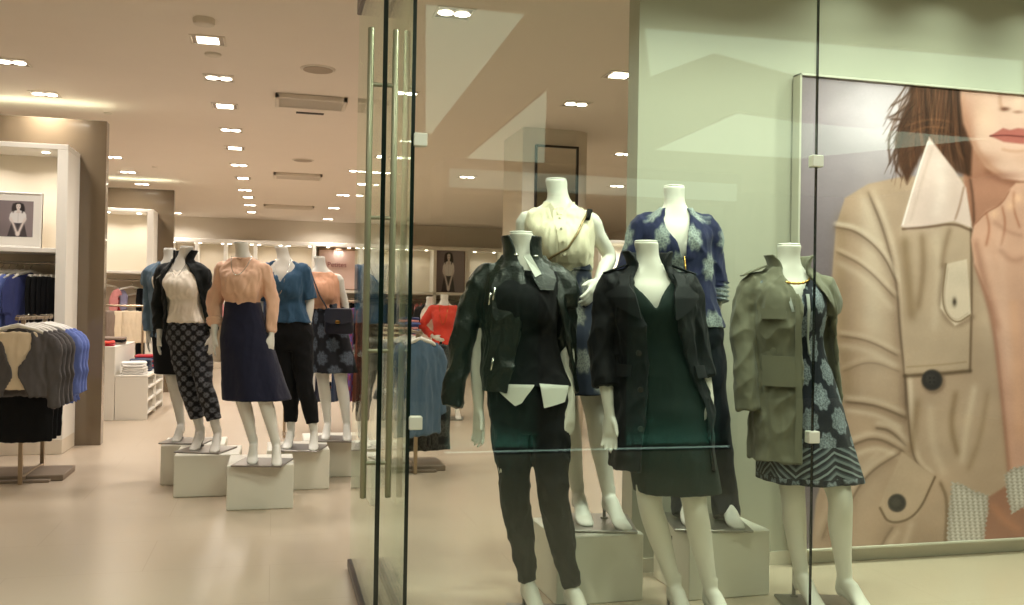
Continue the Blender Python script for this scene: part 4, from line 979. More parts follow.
# --- far wall unit
yr = 14.5-.25
for i, (k, mt, px, zz, L, rz, lab) in enumerate([('top', c_lil, 106, 1.62, .55, .2, 'lilac top at the left end of the far rail'), ('top', c_pink, 131, 1.60, .5, .3, 'pink top hanging above the cream skirts'),
      ('top', c_red, 134, 1.5, .55, .2, 'berry red top just under the pink one'), ('slab', g_black, 146, 1.62, 1.2, .9, 'long black garment right of the pink top'), ('slab', g_black, 151, 1.62, 1.2, .9, 'long black garment nearest the upright of the far unit')]):
    x = at(px, 300, y=yr).x
    key = ('top', .50, .02, .2) if k == 'top' else ('slab', 1.2, .17)
    hang('garment', 'garment', key, mt, (x, yr+(.15 if mt == c_red else 0), zz), rz, lab, 'clothes on the far rail', 'hanger of the '+lab if k == 'top' else None)
fr = empty('clothes_rail', (0, 0, 0)); tag(fr, 'low straight clothes rail before the far wall unit, hung with cream skirts', 'clothes rail')
x0, x1 = at(98, 310, y=13.2).x, at(143, 310, y=13.2).x
for nm, a, b in (('post', (x0, 13.2, 0), (x0, 13.2, 1.27)), ('post', (x1, 13.2, 0), (x1, 13.2, 1.27)), ('hang_bar', (x0, 13.2, 1.27), (x1, 13.2, 1.27)), ('foot', (x0, 12.95, .02), (x0, 13.45, .02)), ('foot', (x1, 12.95, .02), (x1, 13.45, .02))):
    m = MB(); m.tube([a, b], .014, 10, (1, 0, 0)); m.build(nm, m_post, fr, True, 40)
for i, (px, mt, rz, nm) in enumerate(((104, c_taupe, .9, 'taupe skirt at the left of the low rail'), (109, c_taupe, 1.0, 'taupe skirt second on the low rail'), (114, c_taupe, .9, 'taupe skirt third on the low rail'), (118, c_taupe, .8, 'taupe skirt beside the cream skirts'),
                             (126, c_cream, .3, 'cream skirt left of the other cream one on the low rail'), (136, c_cream, .2, 'cream skirt at the right end of the low rail'))):
    hang('skirt', 'skirt', ('slab', .52 if mt == c_cream else .7, .17), mt, (at(px, 310, y=13.2).x, 13.2, 1.30), rz, nm, 'skirts on the low rail')
# --- stepped display tables with folded clothes
def fold_stack(x, y, z, n, w, d, mats_, what, where, group, rz=0):
    hh = .028
    for i in range(n):
        m = MB(); ww, dd = w*random.uniform(.94, 1.04), d*random.uniform(.94, 1.04)
        rows = []
        for zz, e in ((0, .012), (.006, 0), (.020, 0), (.027, .008), (.029, .03)):
            rows.append([((ww/2-e)*math.copysign(abs(math.cos(a))**.35, math.cos(a)), (dd/2-e)*math.copysign(abs(math.sin(a))**.35, math.sin(a)), zz+.003*math.sin(3*a+i)*(.3 if zz == 0 else 1)*(zz > 0)) for a in [2*math.pi*k/36 for k in range(36)]])
        m.rings(rows); o = m.build('folded_garment', mats_[i % len(mats_)], None, True, 50); o.location = (x+random.uniform(-.006, .006), y, z+.001+hh*i); o.rotation_euler = (0, 0, rz+random.uniform(-.08, .08))
        pos = 'only one' if n == 1 else ('topmost' if i == n-1 else 'bottom' if i == 0 else ordn[i]+' up')
        tag(o, f'{what}, {pos} of its stack, {where}', 'folded clothes', group)
a = at(147, 420, z=0); tx, ty = a.x, a.y
t1 = empty('display_table', (tx-.30, ty, 0)); tag(t1, 'low white display table with open side shelves and folded white clothes on top', 'display table')
tw, td, th_ = .34, 1.5, .50
MB().box(-.04, tw-.04, 0, td, th_-.03, th_, .004).build('top', m_white, t1)
MB().box(-.04, tw-.04, 0, .03, 0, th_-.03, .003).build('front_panel', m_white, t1)
MB().box(-.04, -.01, .03, td, 0, th_-.03, .003).build('side_panel', m_white, t1)
for k, z in enumerate((.06, .20, .34)): MB().box(-.01, tw-.04, .03, td-.03, z, z+.02, .002).build('shelf', m_white, t1)
MB().box(-.04, tw-.04, td-.03, td, 0, th_-.03, .003).build('end_panel', m_white, t1)
MB().box(tw-.07, tw-.04, td*.48, td*.5, .02, th_-.03, .002).build('divider', m_white, t1)
t2 = empty('display_table', (tx-.345, ty-.02, 0)); tag(t2, 'taller white display table beside the low one, half hidden by the brown panel', 'display table')
MB().box(-.75, 0, 0, 1.5, .79, .82, .004).build('top', m_white, t2); MB().box(-.75, 0, 0, .03, 0, .79, .003).build('front_panel', m_white, t2)
MB().box(-.03, 0, .03, 1.5, 0, .79, .003).build('side_panel', m_white, t2); MB().box(-.75, -.72, .03, 1.5, 0, .79, .003).build('side_panel', m_white, t2)
fold_stack(tx-.17, ty+.22, th_, 5, .26, .32, [c_white], 'folded white shirt', 'on the low display table', 'folded white shirts')
fold_stack(tx-.17, ty+.75, th_, 5, .24, .3, [c_dden, g_navy], 'folded dark sweater', 'behind the white shirts', 'folded dark sweaters')
fold_stack(tx-.17, ty+1.2, th_, 6, .24, .3, [c_dblue, c_red], 'folded bright sweater', 'far end of low table', 'folded bright sweaters')
fold_stack(tx-.55, ty+.14, .82, 2, .34, .26, [c_red, c_coral if 'c_coral' in globals() else m_coral], 'folded coral knit', 'at the front of the taller table', 'folded coral knits')
fold_stack(tx-.50, ty+.62, .82, 3, .34, .3, [c_taupe, g_ink], 'folded grey knit', 'on taller table behind coral knits', 'folded grey knits')
# --- denim stand seen through the glass
xd, yd = at(414, 400, y=7.35).x, 7.2
t_stand(xd, yd, 'low metal clothes stand hung with denim shirts behind the glass door', 1.10)
for i, y in enumerate((7.1, 7.25, 7.4, 7.56, 7.72)):
    hang('denim_shirt', 'shirt', ('top', .80, .02, .52), c_denim if i % 2 == 0 else c_dden, (xd+.03*math.sin(i), y, 1.12), random.uniform(.5, .62), ['long denim shirt at the front of the denim stand', 'dark denim shirt second on the denim stand', 'long denim shirt third on the denim stand', 'dark denim shirt fourth on the denim stand', 'long denim shirt at the back of the denim stand'][i], 'denim shirts on the stand', f'white hanger holding the {ordn[i]} denim shirt')
hang('trousers', 'trousers', ('slab', .98, .18), c_camo, (xd+.17, 7.62, 1.10), .2, 'dark leaf-print trousers hanging lowest at the right of the denim stand', 'printed trousers')
# --- mid-shop rack behind the entrance figures
rk = empty('clothes_rail', (0, 0, 0)); tag(rk, 'straight clothes rail behind the entrance figures, hung with dresses', 'clothes rail')
yk = 9.6; x0, x1 = at(286, 330, y=yk).x, at(366, 330, y=yk).x; zk = 1.36
for nm, a, b in (('post', (x0, yk, 0), (x0, yk, zk)), ('post', (x1, yk, 0), (x1, yk, zk)), ('hang_bar', (x0, yk, zk), (x1, yk, zk)), ('foot', (x0, yk-.25, .02), (x0, yk+.25, .02)), ('foot', (x1, yk-.25, .02), (x1, yk+.25, .02))):
    m = MB(); m.tube([a, b], .014, 10, (1, 0, 0)); m.build(nm, m_post, rk, True, 40)
for px, mt, rz, nm in ((293, c_denim, .3, 'pale blue pleated dress between the black trouser legs'), (301, c_denim, .2, 'pale blue pleated dress right beside the other pale blue one'), (322, g_navy, 1.3, 'navy dress behind the floral skirt'), (338, c_dden, 1.3, 'dark blue dress right of the floral skirt'),
                       (347, c_dden, 1.32, 'dark blue dress next to the bright printed one'), (353, c_multi, 1.28, 'bright printed dress near the right end of the mid-shop rail'), (359, c_rust, 1.3, 'rust dress at the right end of the mid-shop rail')):
    hang('dress', 'dress', ('dress', 1.02, .05), mt, (at(px, 330, y=yk).x, yk, zk+.01), rz, nm, 'dresses on the mid-shop rail', thin=.42)
# low table with shoes boxes and folded things right of the floral skirt
q = at(338, 436, z=0); tb = empty('display_table', (q.x, q.y, 0)); tag(tb, 'white two-tier display table right behind the floral skirt', 'display table')
MB().box(-.26, .26, 0, .6, .80, .84, .004).build('top', m_white, tb); MB().box(-.26, .26, .02, .58, .38, .41, .004).build('shelf', m_white, tb)
for sx in (-1, 1):
    for yy in (.01, .56): MB().box(sx*.24-.016, sx*.24+.016, yy, yy+.03, 0, .80, .003).build('leg', m_white, tb)
fold_stack(q.x+.08, q.y+.2, .84, 3, .3, .3, [c_white], 'folded white top', 'on the two-tier table', 'folded white tops')
fold_stack(q.x+.1, q.y+.2, .41, 3, .3, .3, [m_coral, c_red], 'folded red top', 'on the two-tier table', 'folded red tops')
fold_stack(q.x-.14, q.y+.25, .41, 4, .2, .3, [c_rust, g_ink], 'folded brown top', 'left of the red tops', 'folded brown tops')
# table with folded things seen through the side glass
q = at(398, 430, z=0); q = Vector((at(397, 340, y=10.6).x, 10.6, 0)); tb = empty('display_table', (q.x, q.y, 0)); tag(tb, 'high white display table with folded knits seen through the side glass', 'display table')
MB().box(-.3, .3, 0, .6, .90, .94, .004).build('top', m_white, tb); MB().box(-.28, .28, .03, .57, .3, .33, .004).build('shelf', m_white, tb)
for sx in (-1, 1):
    for yy in (.01, .56): MB().box(sx*.28-.016, sx*.28+.016, yy, yy+.03, 0, .90, .003).build('leg', m_white, tb)
fold_stack(q.x-.1, q.y+.25, .94, 6, .3, .32, [c_cream, c_taupe], 'folded beige knit', 'on the high table', 'folded beige knits')
fold_stack(q.x+.17, q.y+.25, .94, 9, .22, .3, [c_blue, c_pink, c_dblue], 'folded blue or pink top', 'right of the beige knits', 'folded blue tops')
# ------------------------------------------------------------------ back wall bays
YB = 20.49; yf = 19.95
px_div = [171, 196, 225, 255, 284, 314, 363, 399, 435, 468, 503, 540]
X = [at(px, 270, y=yf).x for px in px_div]
bw = empty('shelf_unit', ((X[0]+X[-1])/2, yf, 0)); tag(bw, 'long cream wall unit of open bays across the back wall', 'wall unit'); x0 = (X[0]+X[-1])/2
MB().box(X[0]-x0, X[-1]-x0, 0, YB-yf, 2.58, 2.66, .006).build('top_panel', m_white, bw)
MB().box(X[0]-x0, X[-1]-x0, 0, YB-yf, 1.60, 1.66, .006).build('shelf', m_white, bw)
MB().box(X[0]-x0, X[-1]-x0, 0, YB-yf, 0, .12, .006).build('base', m_cream, bw)
MB().box(X[0]-x0, X[-1]-x0, YB-yf-.03, YB-yf-.002, .12, 2.58).build('back_panel', m_cream, bw)
for x in X: MB().box(x-x0-.035, x-x0+.035, 0, YB-yf-.03, .12, 2.58, .005).build('upright', m_white, bw)
m = MB(); m.tube([(X[0]-x0, .25, 1.5), (X[-1]-x0, .25, 1.5)], .014, 8, (0, 0, 1)); m.build('hang_rail', m_chrome, bw, True)
for i in range(len(X)-1):
    xm = (X[i]+X[i+1])/2
    for sx in (-.22, .22):
        m = MB(); m.lathe([(.001, 2.578), (.03, 2.578), (.03, 2.57), (.001, 2.568)], (xm-x0+sx, .15), 12); m.build('spotlight', e_lamp, bw, True)
    lamp(xm, yf+.15, 1.6, LC, .1, 2.56, 150)
pal = [(g_black, 'black'), (c_dden, 'dark blue'), (c_taupe, 'taupe'), (g_navy, 'navy'), (c_cream, 'cream'), (c_grey, 'charcoal'), (c_pink, 'pink'), (c_denim, 'denim')]
where = ['leftmost back bay', 'second back bay from the left', 'third back bay from the left', 'fourth back bay from the left', 'back bay left of the sign', 'back bay under the Petites sign', 'back bay right of the sign', 'back bay left of the seated portrait', 'back bay under the seated portrait', 'back bay right of the seated portrait', 'last back bay on the right']
for i in range(len(X)-1):
    mt, cn = pal[(i*3) % 8]; mt2, cn2 = pal[(i*3+1) % 8]
    for k in range(8):
        x = X[i]+(X[i+1]-X[i])*(k+.7)/8.4; q = (mt, cn) if k < 4 else (mt2, cn2)
        hang('top', 'top', ('top', .62, .02, .3), q[0], (x, yf+.25, 1.485), random.uniform(1.25, 1.35), f'{q[1]} top hanging in the {where[i]}', f'{q[1]} tops in the {where[i]}', thin=.45)
# the Petites sign board
xs0, xs1 = at(317, 270, y=yf).x+.02, at(361, 270, y=yf).x-.03
sg = empty('sign_board', ((xs0+xs1)/2, yf+.2, 1.66)); tag(sg, 'pale pink board reading Petites in a dark frame on the back wall', 'sign'); hw = (xs1-xs0)/2; hh = .86
MB().box(-hw+.03, hw-.03, 0, .03, .03, hh, .003).build('board', mat('sign_pink', (222, 192, 180), .6), sg)
m = MB()
for a in ((-hw, -hw+.03, 0, hh+.03), (hw-.03, hw, 0, hh+.03), (-hw, hw, hh, hh+.03), (-hw, hw, 0, .03)): m.box(a[0], a[1], -.02, .04, a[2], a[3], .002)
m.build('frame', mat('sign_frame', (120, 92, 66), .4), sg)
tc = bpy.data.curves.new('txt', 'FONT'); tc.body = 'Petites'; tc.size = .15; tc.extrude = .004; tc.align_x = 'CENTER'
to = bpy.data.objects.new('txt', tc); COL.objects.link(to); dg = bpy.context.evaluated_depsgraph_get(); dg.update()
me = bpy.data.meshes.new_from_object(to.evaluated_get(dg)); bpy.data.objects.remove(to); me.materials.clear(); me.materials.append(mat('sign_letters', (150, 84, 88), .6))
lo = link(bpy.data.objects.new('lettering', me), sg); lo.location = (-.03, -.006, .50); lo.rotation_euler = (math.pi/2, 0, 0)
# lit white display unit by the right-hand side, deep in the shop
x0, x1 = at(598, 260, y=13).x, at(640, 260, y=13).x
du = empty('display_unit', ((x0+x1)/2, 13, 0)); tag(du, 'brightly lit white shelf unit right of the tall mirror', 'display unit'); hw = (x1-x0)/2; hz_ = at(610, 240, y=13).z
MB().box(-hw, hw, .45, .5, 0, hz_).build('back_panel', m_white, du)
for sx in (-1, 1): MB().box(min(sx*hw, sx*(hw-.05)), max(sx*hw, sx*(hw-.05)), 0, .45, 0, hz_, .004).build('upright', m_white, du)
for z in (0, .45, .9, 1.35, hz_-.05): MB().box(-hw+.05, hw-.05, 0, .45, z, z+.05, .003).build('shelf', m_white, du)
lamp((x0+x1)/2, 13.15, 6, LC, .2, hz_-.07, 160)
# ------------------------------------------------------------------ printed pictures (flat prints, colours stored per point of the print)
class Print:
    """a picture printed on a flat sheet: colours are worked out point by point in the print's own plane"""
    def __init__(s, U, V, base): s.U, s.V = U, V; s.C = np.ones((len(U), 3))*np.array(base, float)
    def put(s, mask, col): m = np.clip(mask, 0, 1)[:, None]; s.C = s.C*(1-m)+np.array(col, float)*m
    def sdf(s, poly):
        P = np.array(poly, float); n = len(P); d = np.full(len(s.U), 1e9); ins = np.zeros(len(s.U), bool)
        for i in range(n):
            a, b = P[i], P[(i+1) % n]; e = b-a; L = max(e@e, 1e-9)
            t = np.clip(((s.U-a[0])*e[0]+(s.V-a[1])*e[1])/L, 0, 1)
            d = np.minimum(d, np.hypot(s.U-a[0]-t*e[0], s.V-a[1]-t*e[1]))
            c = ((a[1] > s.V) != (b[1] > s.V))
            if abs(e[1]) > 1e-9: ins ^= c & (s.U < a[0]+(s.V-a[1])*e[0]/e[1])
        return np.where(ins, -d, d)
    @staticmethod
    def smooth(poly, it=2):
        P = [np.array(p, float) for p in poly]
        for _ in range(it):
            Q = []
            for i in range(len(P)): a, b = P[i], P[(i+1) % len(P)]; Q += [a*.75+b*.25, a*.25+b*.75]
            P = Q
        return P
    def poly(s, pts, col, blur=1.0, a=1.0, sm=0):
        if sm: pts = s.smooth(pts, sm)
        s.put(a*np.clip(.5-s.sdf(pts)/(2*blur), 0, 1), col)
    wk = ak = 1.0
    def stroke(s, pts, w, col, a=1.0, taper=True):
        w = w*s.wk; a = a*s.ak
        P = [np.array(p, float) for p in pts]
        for _ in range(3):
            Q = [P[0]]
            for i in range(len(P)-1): Q += [P[i]*.75+P[i+1]*.25, P[i]*.25+P[i+1]*.75]
            P = Q+[P[-1]]
        best = np.zeros(len(s.U)); n = len(P)-1
        for i in range(n):
            a_, b = P[i], P[i+1]; e = b-a_; L = max(e@e, 1e-9); t = np.clip(((s.U-a_[0])*e[0]+(s.V-a_[1])*e[1])/L, 0, 1)
            d = np.hypot(s.U-a_[0]-t*e[0], s.V-a_[1]-t*e[1]); k = (i+t)/n
            q = np.exp(-(d/w)**2)*(np.minimum(1, np.minimum(k, 1-k)*5+.25) if taper else 1); best = np.maximum(best, q)
        s.put(best*a, col)
    def fold(s, pts, w, a, side=1, dk=None, lt=None):
        P = [np.array(q, float) for q in pts]; O = []
        for i, q in enumerate(P):
            t = P[min(i+1, len(P)-1)]-P[max(i-1, 0)]; n = np.array((-t[1], t[0])); n /= max(1e-6, np.hypot(*n)); O.append(q+n*side*w*1.9)
        H = [q-(o-q)*.6 for q, o in zip(P, O)]
        s.stroke(H, w*2.4, dk, a*.28); s.stroke(P, w, dk, a*.62); s.stroke(P, w*.45, tuple(v*.72 for v in dk), a*.5); s.stroke(O, w*1.5, lt, a*.6)
    def blob(s, x, y, rx, ry, col, a=1.0, hard=1.0): s.put(a*np.exp(-(((s.U-x)/rx)**2+((s.V-y)/ry)**2)**hard), col)
def print_mesh(name, x0, x1, z0, z1, nx, nz, y, paint, parent, mt):
    """fine sheet facing -y; paint(points) returns sRGB colours"""
    xs = np.linspace(x0, x1, nx); zs = np.linspace(z0, z1, nz); Xg, Zg = np.meshgrid(xs, zs); n = nx*nz
    co = np.stack([Xg.ravel(), np.full(n, y), Zg.ravel()], 1)
    i = np.arange(n).reshape(nz, nx); q = np.stack([i[:-1, :-1], i[:-1, 1:], i[1:, 1:], i[1:, :-1]], -1).reshape(-1, 4)
    me = bpy.data.meshes.new(name); me.vertices.add(n); me.vertices.foreach_set('co', co.ravel()); me.loops.add(q.size); me.loops.foreach_set('vertex_index', q.ravel())
    me.polygons.add(len(q)); me.polygons.foreach_set('loop_start', np.arange(0, q.size, 4)); me.update(calc_edges=True)
    C = np.clip(paint(co), 0, 255)/255; C = np.where(C <= .04045, C/12.92, ((C+.055)/1.055)**2.4)
    at_ = me.attributes.new('print', 'FLOAT_COLOR', 'POINT'); at_.data.foreach_set('color', np.concatenate([C, np.ones((n, 1))], 1).ravel())
    me.materials.append(mt); return link(bpy.data.objects.new(name, me), parent)
def m_print(name, rough):
    t = NT(name); a = t.n('ShaderNodeAttribute'); a.attribute_name = 'print'; t.bsdf(a.outputs['Color'], rough, 0, .35); return t.m
m_pr = m_print('printed_sheet', .42)
def paint_big(co):
    d = co-np.array(CAM)[None]; zc = d@np.array(vF); u = F*(d@np.array(vR))/zc; v = -F*(d@np.array(vU))/zc
    U = CX+cR*u-sR*v; V = CY+sR*u+cR*v
    p = Print(U, V, (128, 118, 122)); rng = np.random.RandomState(3)
    p.blob(878, 118, 62, 62, (232, 224, 230), .95); p.blob(835, 175, 60, 60, (168, 158, 164), .5)
    coat = (182, 158, 138); dk = (118, 96, 80); lt = (220, 202, 184); p.wk = .78; p.ak = .8
    p.poly([(905, 176), (868, 184), (845, 198), (836, 225), (831, 290), (834, 350), (842, 410), (830, 455), (816, 500), (812, 540), (814, 575), (1200, 575), (1200, 180)], coat, 1.2)
    for x, y, rx, ry, c_, a_ in ((872, 250, 16, 60, lt, .35), (845, 330, 10, 90, dk, .28), (880, 330, 14, 60, lt, .3), (860, 480, 22, 30, lt, .25), (838, 520, 14, 40, dk, .3), (990, 300, 12, 60, lt, .3), (950, 440, 40, 40, lt, .22), (920, 540, 40, 14, dk, .3)): p.blob(x, y, rx, ry, c_, a_)
    # soft cloth tones of the print
    p.stroke([(842, 215), (838, 300), (848, 400)], 9, (150, 128, 102), .5); p.stroke([(868, 205), (874, 260), (872, 330)], 13, lt, .5)
    p.fold([(868, 192), (884, 230), (897, 282), (900, 336), (905, 373), (906, 420)], 2.72, 0.977, -1, dk, lt); p.stroke([(862, 196), (880, 236), (892, 282)], 6, lt, .5)
    p.fold([(834, 227), (857, 231), (883, 253), (897, 284)], 1.87, 0.92, -1, dk, lt); p.stroke([(835, 223), (858, 226), (884, 246)], 3, lt, .6)
    p.fold([(836, 252), (865, 266), (895, 298)], 2.04, 0.69, -1, dk, lt); p.stroke([(838, 262), (866, 278), (893, 310)], 5, lt, .45)
    p.fold([(839, 336), (868, 340), (898, 356)], 2.21, 0.632, -1, dk, lt); p.fold([(842, 372), (870, 360), (900, 372)], 2.55, 0.345, -1, dk, lt); p.stroke([(841, 345), (868, 350), (896, 366)], 5, lt, .4)
    p.fold([(845, 402), (876, 405), (906, 418)], 2.55, 0.92, -1, dk, lt); p.stroke([(846, 410), (876, 414), (902, 428)], 4, lt, .6)
    p.fold([(876, 428), (890, 430), (906, 446)], 2.72, 0.977, -1, dk, lt); p.fold([(850, 446), (876, 436), (904, 452)], 2.89, 0.92, -1, dk, lt); p.stroke([(852, 456), (878, 446), (900, 458)], 4, lt, .6)
    p.fold([(846, 510), (866, 474), (900, 453)], 2.55, 0.747, -1, dk, lt); p.stroke([(832, 520), (848, 480), (880, 452)], 5, lt, .35); p.fold([(822, 540), (836, 500), (850, 462)], 3.4, 0.46, -1, dk, lt)
    p.fold([(905, 373), (909, 430), (914, 462), (930, 476)], 2.21, 0.862, -1, dk, lt)
    p.poly([(899, 226), (971, 219), (969, 370), (905, 374)], (188, 166, 146), 1.2)
    p.stroke([(905, 376), (940, 374), (970, 371)], 2.8, (84, 66, 48), .9, False); p.stroke([(971, 225), (972, 300), (970, 371)], 1.8, (96, 76, 58), .8, False)
    p.stroke([(907, 367), (940, 365), (966, 362)], 1.2, (150, 128, 100), .6, False)
    p.stroke([(904, 238), (908, 280), (912, 318)], 7, (128, 104, 78), .65); p.stroke([(922, 234), (924, 270), (918, 310)], 5, (120, 96, 72), .55); p.stroke([(936, 232), (940, 280), (934, 330)], 7, lt, .4)
    p.stroke([(950, 228), (944, 250), (942, 268)], 4, (120, 96, 74), .5)
    p.stroke([(944, 266), (938, 309), (955, 329), (973, 317)], 3.5, dk, .45, False); p.poly([(946, 264), (967, 259), (971, 315), (955, 326), (940, 308)], (214, 196, 178), 1.0); p.stroke([(948, 268), (943, 306), (955, 322), (968, 313)], 1.0, (186, 166, 148), .7, False)
    p.stroke([(946, 264), (941, 306), (955, 325), (970, 315)], 1.3, (110, 88, 66), .85, False); p.blob(954.5, 302, 2, 4, (60, 48, 40), .9)
    for bx_, by_, br in ((932, 380, 10.5), (897, 503, 9.2)):
        p.blob(bx_+1.5, by_+2, br*1.15, br*1.15, dk, .7, 4); p.blob(bx_, by_, br, br, (52, 47, 46), 1, 6); p.blob(bx_-1, by_-1, br*.55, br*.55, (80, 73, 70), .7, 3)
        for dx in (-2, 2):
            for dy in (-2, 2): p.blob(bx_+dx, by_+dy, 1, 1, (20, 18, 18), .9)
    p.stroke([(956, 392), (950, 425), (958, 455)], 4.5, (126, 102, 76), .6); p.stroke([(975, 385), (966, 430), (962, 462)], 5, lt, .6); p.stroke([(988, 390), (980, 440), (968, 470)], 4, (136, 112, 86), .4)
    p.stroke([(918, 400), (914, 430), (912, 452)], 5, (132, 108, 82), .55); p.stroke([(930, 405), (932, 445), (944, 474)], 6, lt, .4)
    p.poly([(902, 452), (935, 477), (917, 517), (889, 525), (879, 505)], (188, 166, 146), 1.0); p.stroke([(935, 477), (917, 517), (889, 525), (880, 508)], 1.6, (92, 72, 54), .9, False)
    p.blob(897, 503, 9.2, 9.2, (52, 47, 46), 1, 6); p.blob(896, 502, 5, 5, (82, 75, 72), .7, 3)
    p.stroke([(940, 482), (948, 500), (945, 548)], 2.6, (98, 78, 58), .7); p.fold([(893, 527), (884, 540), (878, 556)], 3.4, 0.575, -1, dk, lt); p.stroke([(912, 522), (906, 540), (900, 556)], 5, lt, .4)
    # skin: forearm, wrist
    skin = (206, 164, 146); sk2 = (160, 116, 98)
    p.poly([(974, 262), (992, 315), (1001, 398), (1006, 440), (1009, 476), (1200, 460), (1200, 180), (1000, 205)], skin, 1.2)
    p.stroke([(976, 266), (993, 317), (1002, 398), (1009, 472)], 3.5, sk2, .8, False); p.stroke([(1012, 270), (1016, 340), (1020, 440)], 9, (226, 178, 148), .6)
    p.poly([(984, 500), (1006, 486), (1200, 480), (1200, 575), (975, 575)], sk2, 1.5); p.stroke([(992, 505), (1004, 520), (1020, 530)], 6, (196, 138, 108), .6)
    for pts in ([(952, 482), (964, 485), (976, 492), (988, 495), (988, 512), (985, 528), (982, 575), (946, 575), (948, 520)], [(1005, 475), (1014, 468), (1060, 458), (1060, 503), (1024, 507), (1012, 514), (1007, 496)]):
        jit = 1.2*np.sin(V*1.3)*np.sin(U*.9); q = p.sdf(pts)+jit; m = np.clip(.5-q/2, 0, 1); p.put(m, (196, 190, 180))
        ang = U*.97-V*.1; rib = .5+.5*np.sin(ang*1.25+.5*np.sin(V*1.15)); row = .5+.5*np.sin(V*1.9+1.1*np.sin(ang*1.25))
        p.put(m*.75*rib**1.5*row, (238, 234, 226)); p.put(m*.55*((1-rib)**2)*(1-row), (112, 104, 96)); p.put(m*.3*rng.rand(len(U)), (170, 162, 152)); p.put(m*np.clip((q+7)/7, 0, 1)*.35, (130, 120, 110))
    # neck, face, hair
    p.poly([(962, 145), (1060, 150), (1060, 196), (1014, 188), (1000, 207), (973, 228), (964, 190)], (178, 132, 112), 1.6)
    p.stroke([(985, 170), (1005, 182), (1030, 184)], 5, (132, 88, 70), .75); p.stroke([(966, 160), (970, 195), (973, 222)], 4, (150, 104, 82), .6)
    p.poly([(957, 60), (1060, 60), (1060, 178), (1022, 181), (1002, 178), (986, 167), (971, 145), (962, 123)], (226, 192, 176), 1.4)
    p.stroke([(961, 92), (965, 124), (974, 146), (988, 166), (1004, 177)], 5, (182, 136, 112), .75); p.blob(985, 118, 12, 20, (240, 206, 184), .7)
    p.blob(1018, 98, 6, 16, (244, 214, 194), .6); p.stroke([(1000, 92), (1000, 104), (1003, 110)], 3, (184, 138, 114), .6); p.blob(1005, 109, 4.5, 2, (110, 70, 58), .85); p.blob(1018, 112, 5, 1.6, (140, 94, 80), .6)
    p.poly([(990, 136), (1003, 128), (1010, 130), (1018, 128), (1060, 133), (1060, 140), (1022, 144), (1004, 142)], (184, 116, 108), 1.1); p.stroke([(990, 136), (1006, 135), (1024, 137), (1050, 136)], 1.1, (112, 56, 54), .9, False); p.stroke([(1002, 149), (1014, 152), (1030, 150)], 2.5, (196, 148, 124), .6)
    p.blob(968, 128, 9, 40, (170, 124, 104), .6); p.blob(985, 160, 16, 8, (176, 132, 112), .6); p.blob(1000, 176, 24, 5, (150, 106, 90), .6); p.blob(1024, 158, 14, 8, (206, 166, 148), .5); p.blob(978, 100, 10, 14, (206, 166, 148), .4)
    hair = (84, 58, 46)
    p.poly([(910, 60), (960, 60), (960, 100), (963, 123), (972, 147), (971, 176), (955, 172), (936, 152), (931, 138), (920, 158), (907, 184), (899, 166), (895, 140), (901, 118), (909, 101)], hair, 2.0, .97)
    for k in range(90):
        x = 914+44*rng.rand(); a_ = rng.rand(); c = [(52, 34, 27), (124, 88, 68), (98, 66, 51), (70, 46, 36), (150, 112, 88)][k % 5]
        p.stroke([(x, 80), (x-6+10*a_, 108+10*rng.rand()), (x-16+24*a_, 138+12*rng.rand()), (x-22+40*a_, 160+18*rng.rand())], 1.5 if k < 40 else .8, c, .5)
    for k in range(60):
        x0, y0 = 912-10*rng.rand(), 84+70*rng.rand(); dx, dy = -6-16*rng.rand(), 14+26*rng.rand()
        p.stroke([(x0+6, y0-8), (x0+dx*.4, y0+dy*.4), (x0+dx+4*rng.rand(), y0+dy)], .8, [hair, (116, 84, 66), (66, 46, 38)][k % 3], .45)
    for pts in ([(916, 84), (905, 98), (891, 106)], [(914, 100), (900, 112), (888, 118)], [(905, 122), (893, 128), (888, 140), (890, 162)], [(902, 138), (894, 150), (895, 168), (902, 178)], [(925, 112), (908, 120), (890, 119)], [(912, 150), (898, 160), (896, 172)]): p.stroke(pts, 1.6, hair, .85)
    for pts in ([(952, 122), (930, 118), (905, 126)], [(946, 128), (926, 126), (908, 134)]): p.stroke(pts, 1.4, (160, 118, 88), .4)
    # collar
    p.poly([(929, 137), (918, 172), (901, 226), (908, 230), (954, 221), (972, 228), (966, 188), (955, 171)], (222, 200, 192), 1.2); p.blob(930, 205, 16, 22, (206, 182, 174), .5); p.blob(955, 195, 8, 22, (204, 180, 170), .5)
    p.stroke([(928, 142), (916, 178), (903, 224)], 1.3, (248, 240, 234), .9, False); p.stroke([(933, 146), (922, 180), (910, 222)], 2.5, (196, 172, 160), .5); p.stroke([(903, 229), (930, 227), (954, 223), (972, 231)], 1.8, (96, 70, 56), .85, False)
    p.stroke([(964, 186), (960, 205), (955, 220)], 1.6, (150, 118, 102), .75); p.stroke([(940, 160), (942, 190), (936, 215)], 8, (238, 222, 214), .5)
    p.stroke([(970, 178), (974, 205), (974, 262)], 2, (88, 60, 48), .75)
    # hand
    p.poly([(974, 262), (971, 240), (974, 224), (986, 211), (1001, 204), (1009, 190), (1016, 183), (1060, 180), (1060, 300), (990, 300)], (212, 170, 150), 1.2)
    for pts in ([(986, 212), (990, 228), (986, 246)], [(1002, 206), (1006, 224), (1001, 246)], [(1014, 192), (1013, 208), (1020, 228)]): p.stroke(pts, 2, (166, 110, 86), .7)
    for x, y in ((994, 214), (1010, 206), (1018, 198)): p.blob(x, y, 5, 5, (238, 194, 166), .7)
    p.stroke([(973, 226), (986, 212), (1001, 205), (1010, 190)], 1.4, (140, 92, 72), .7)
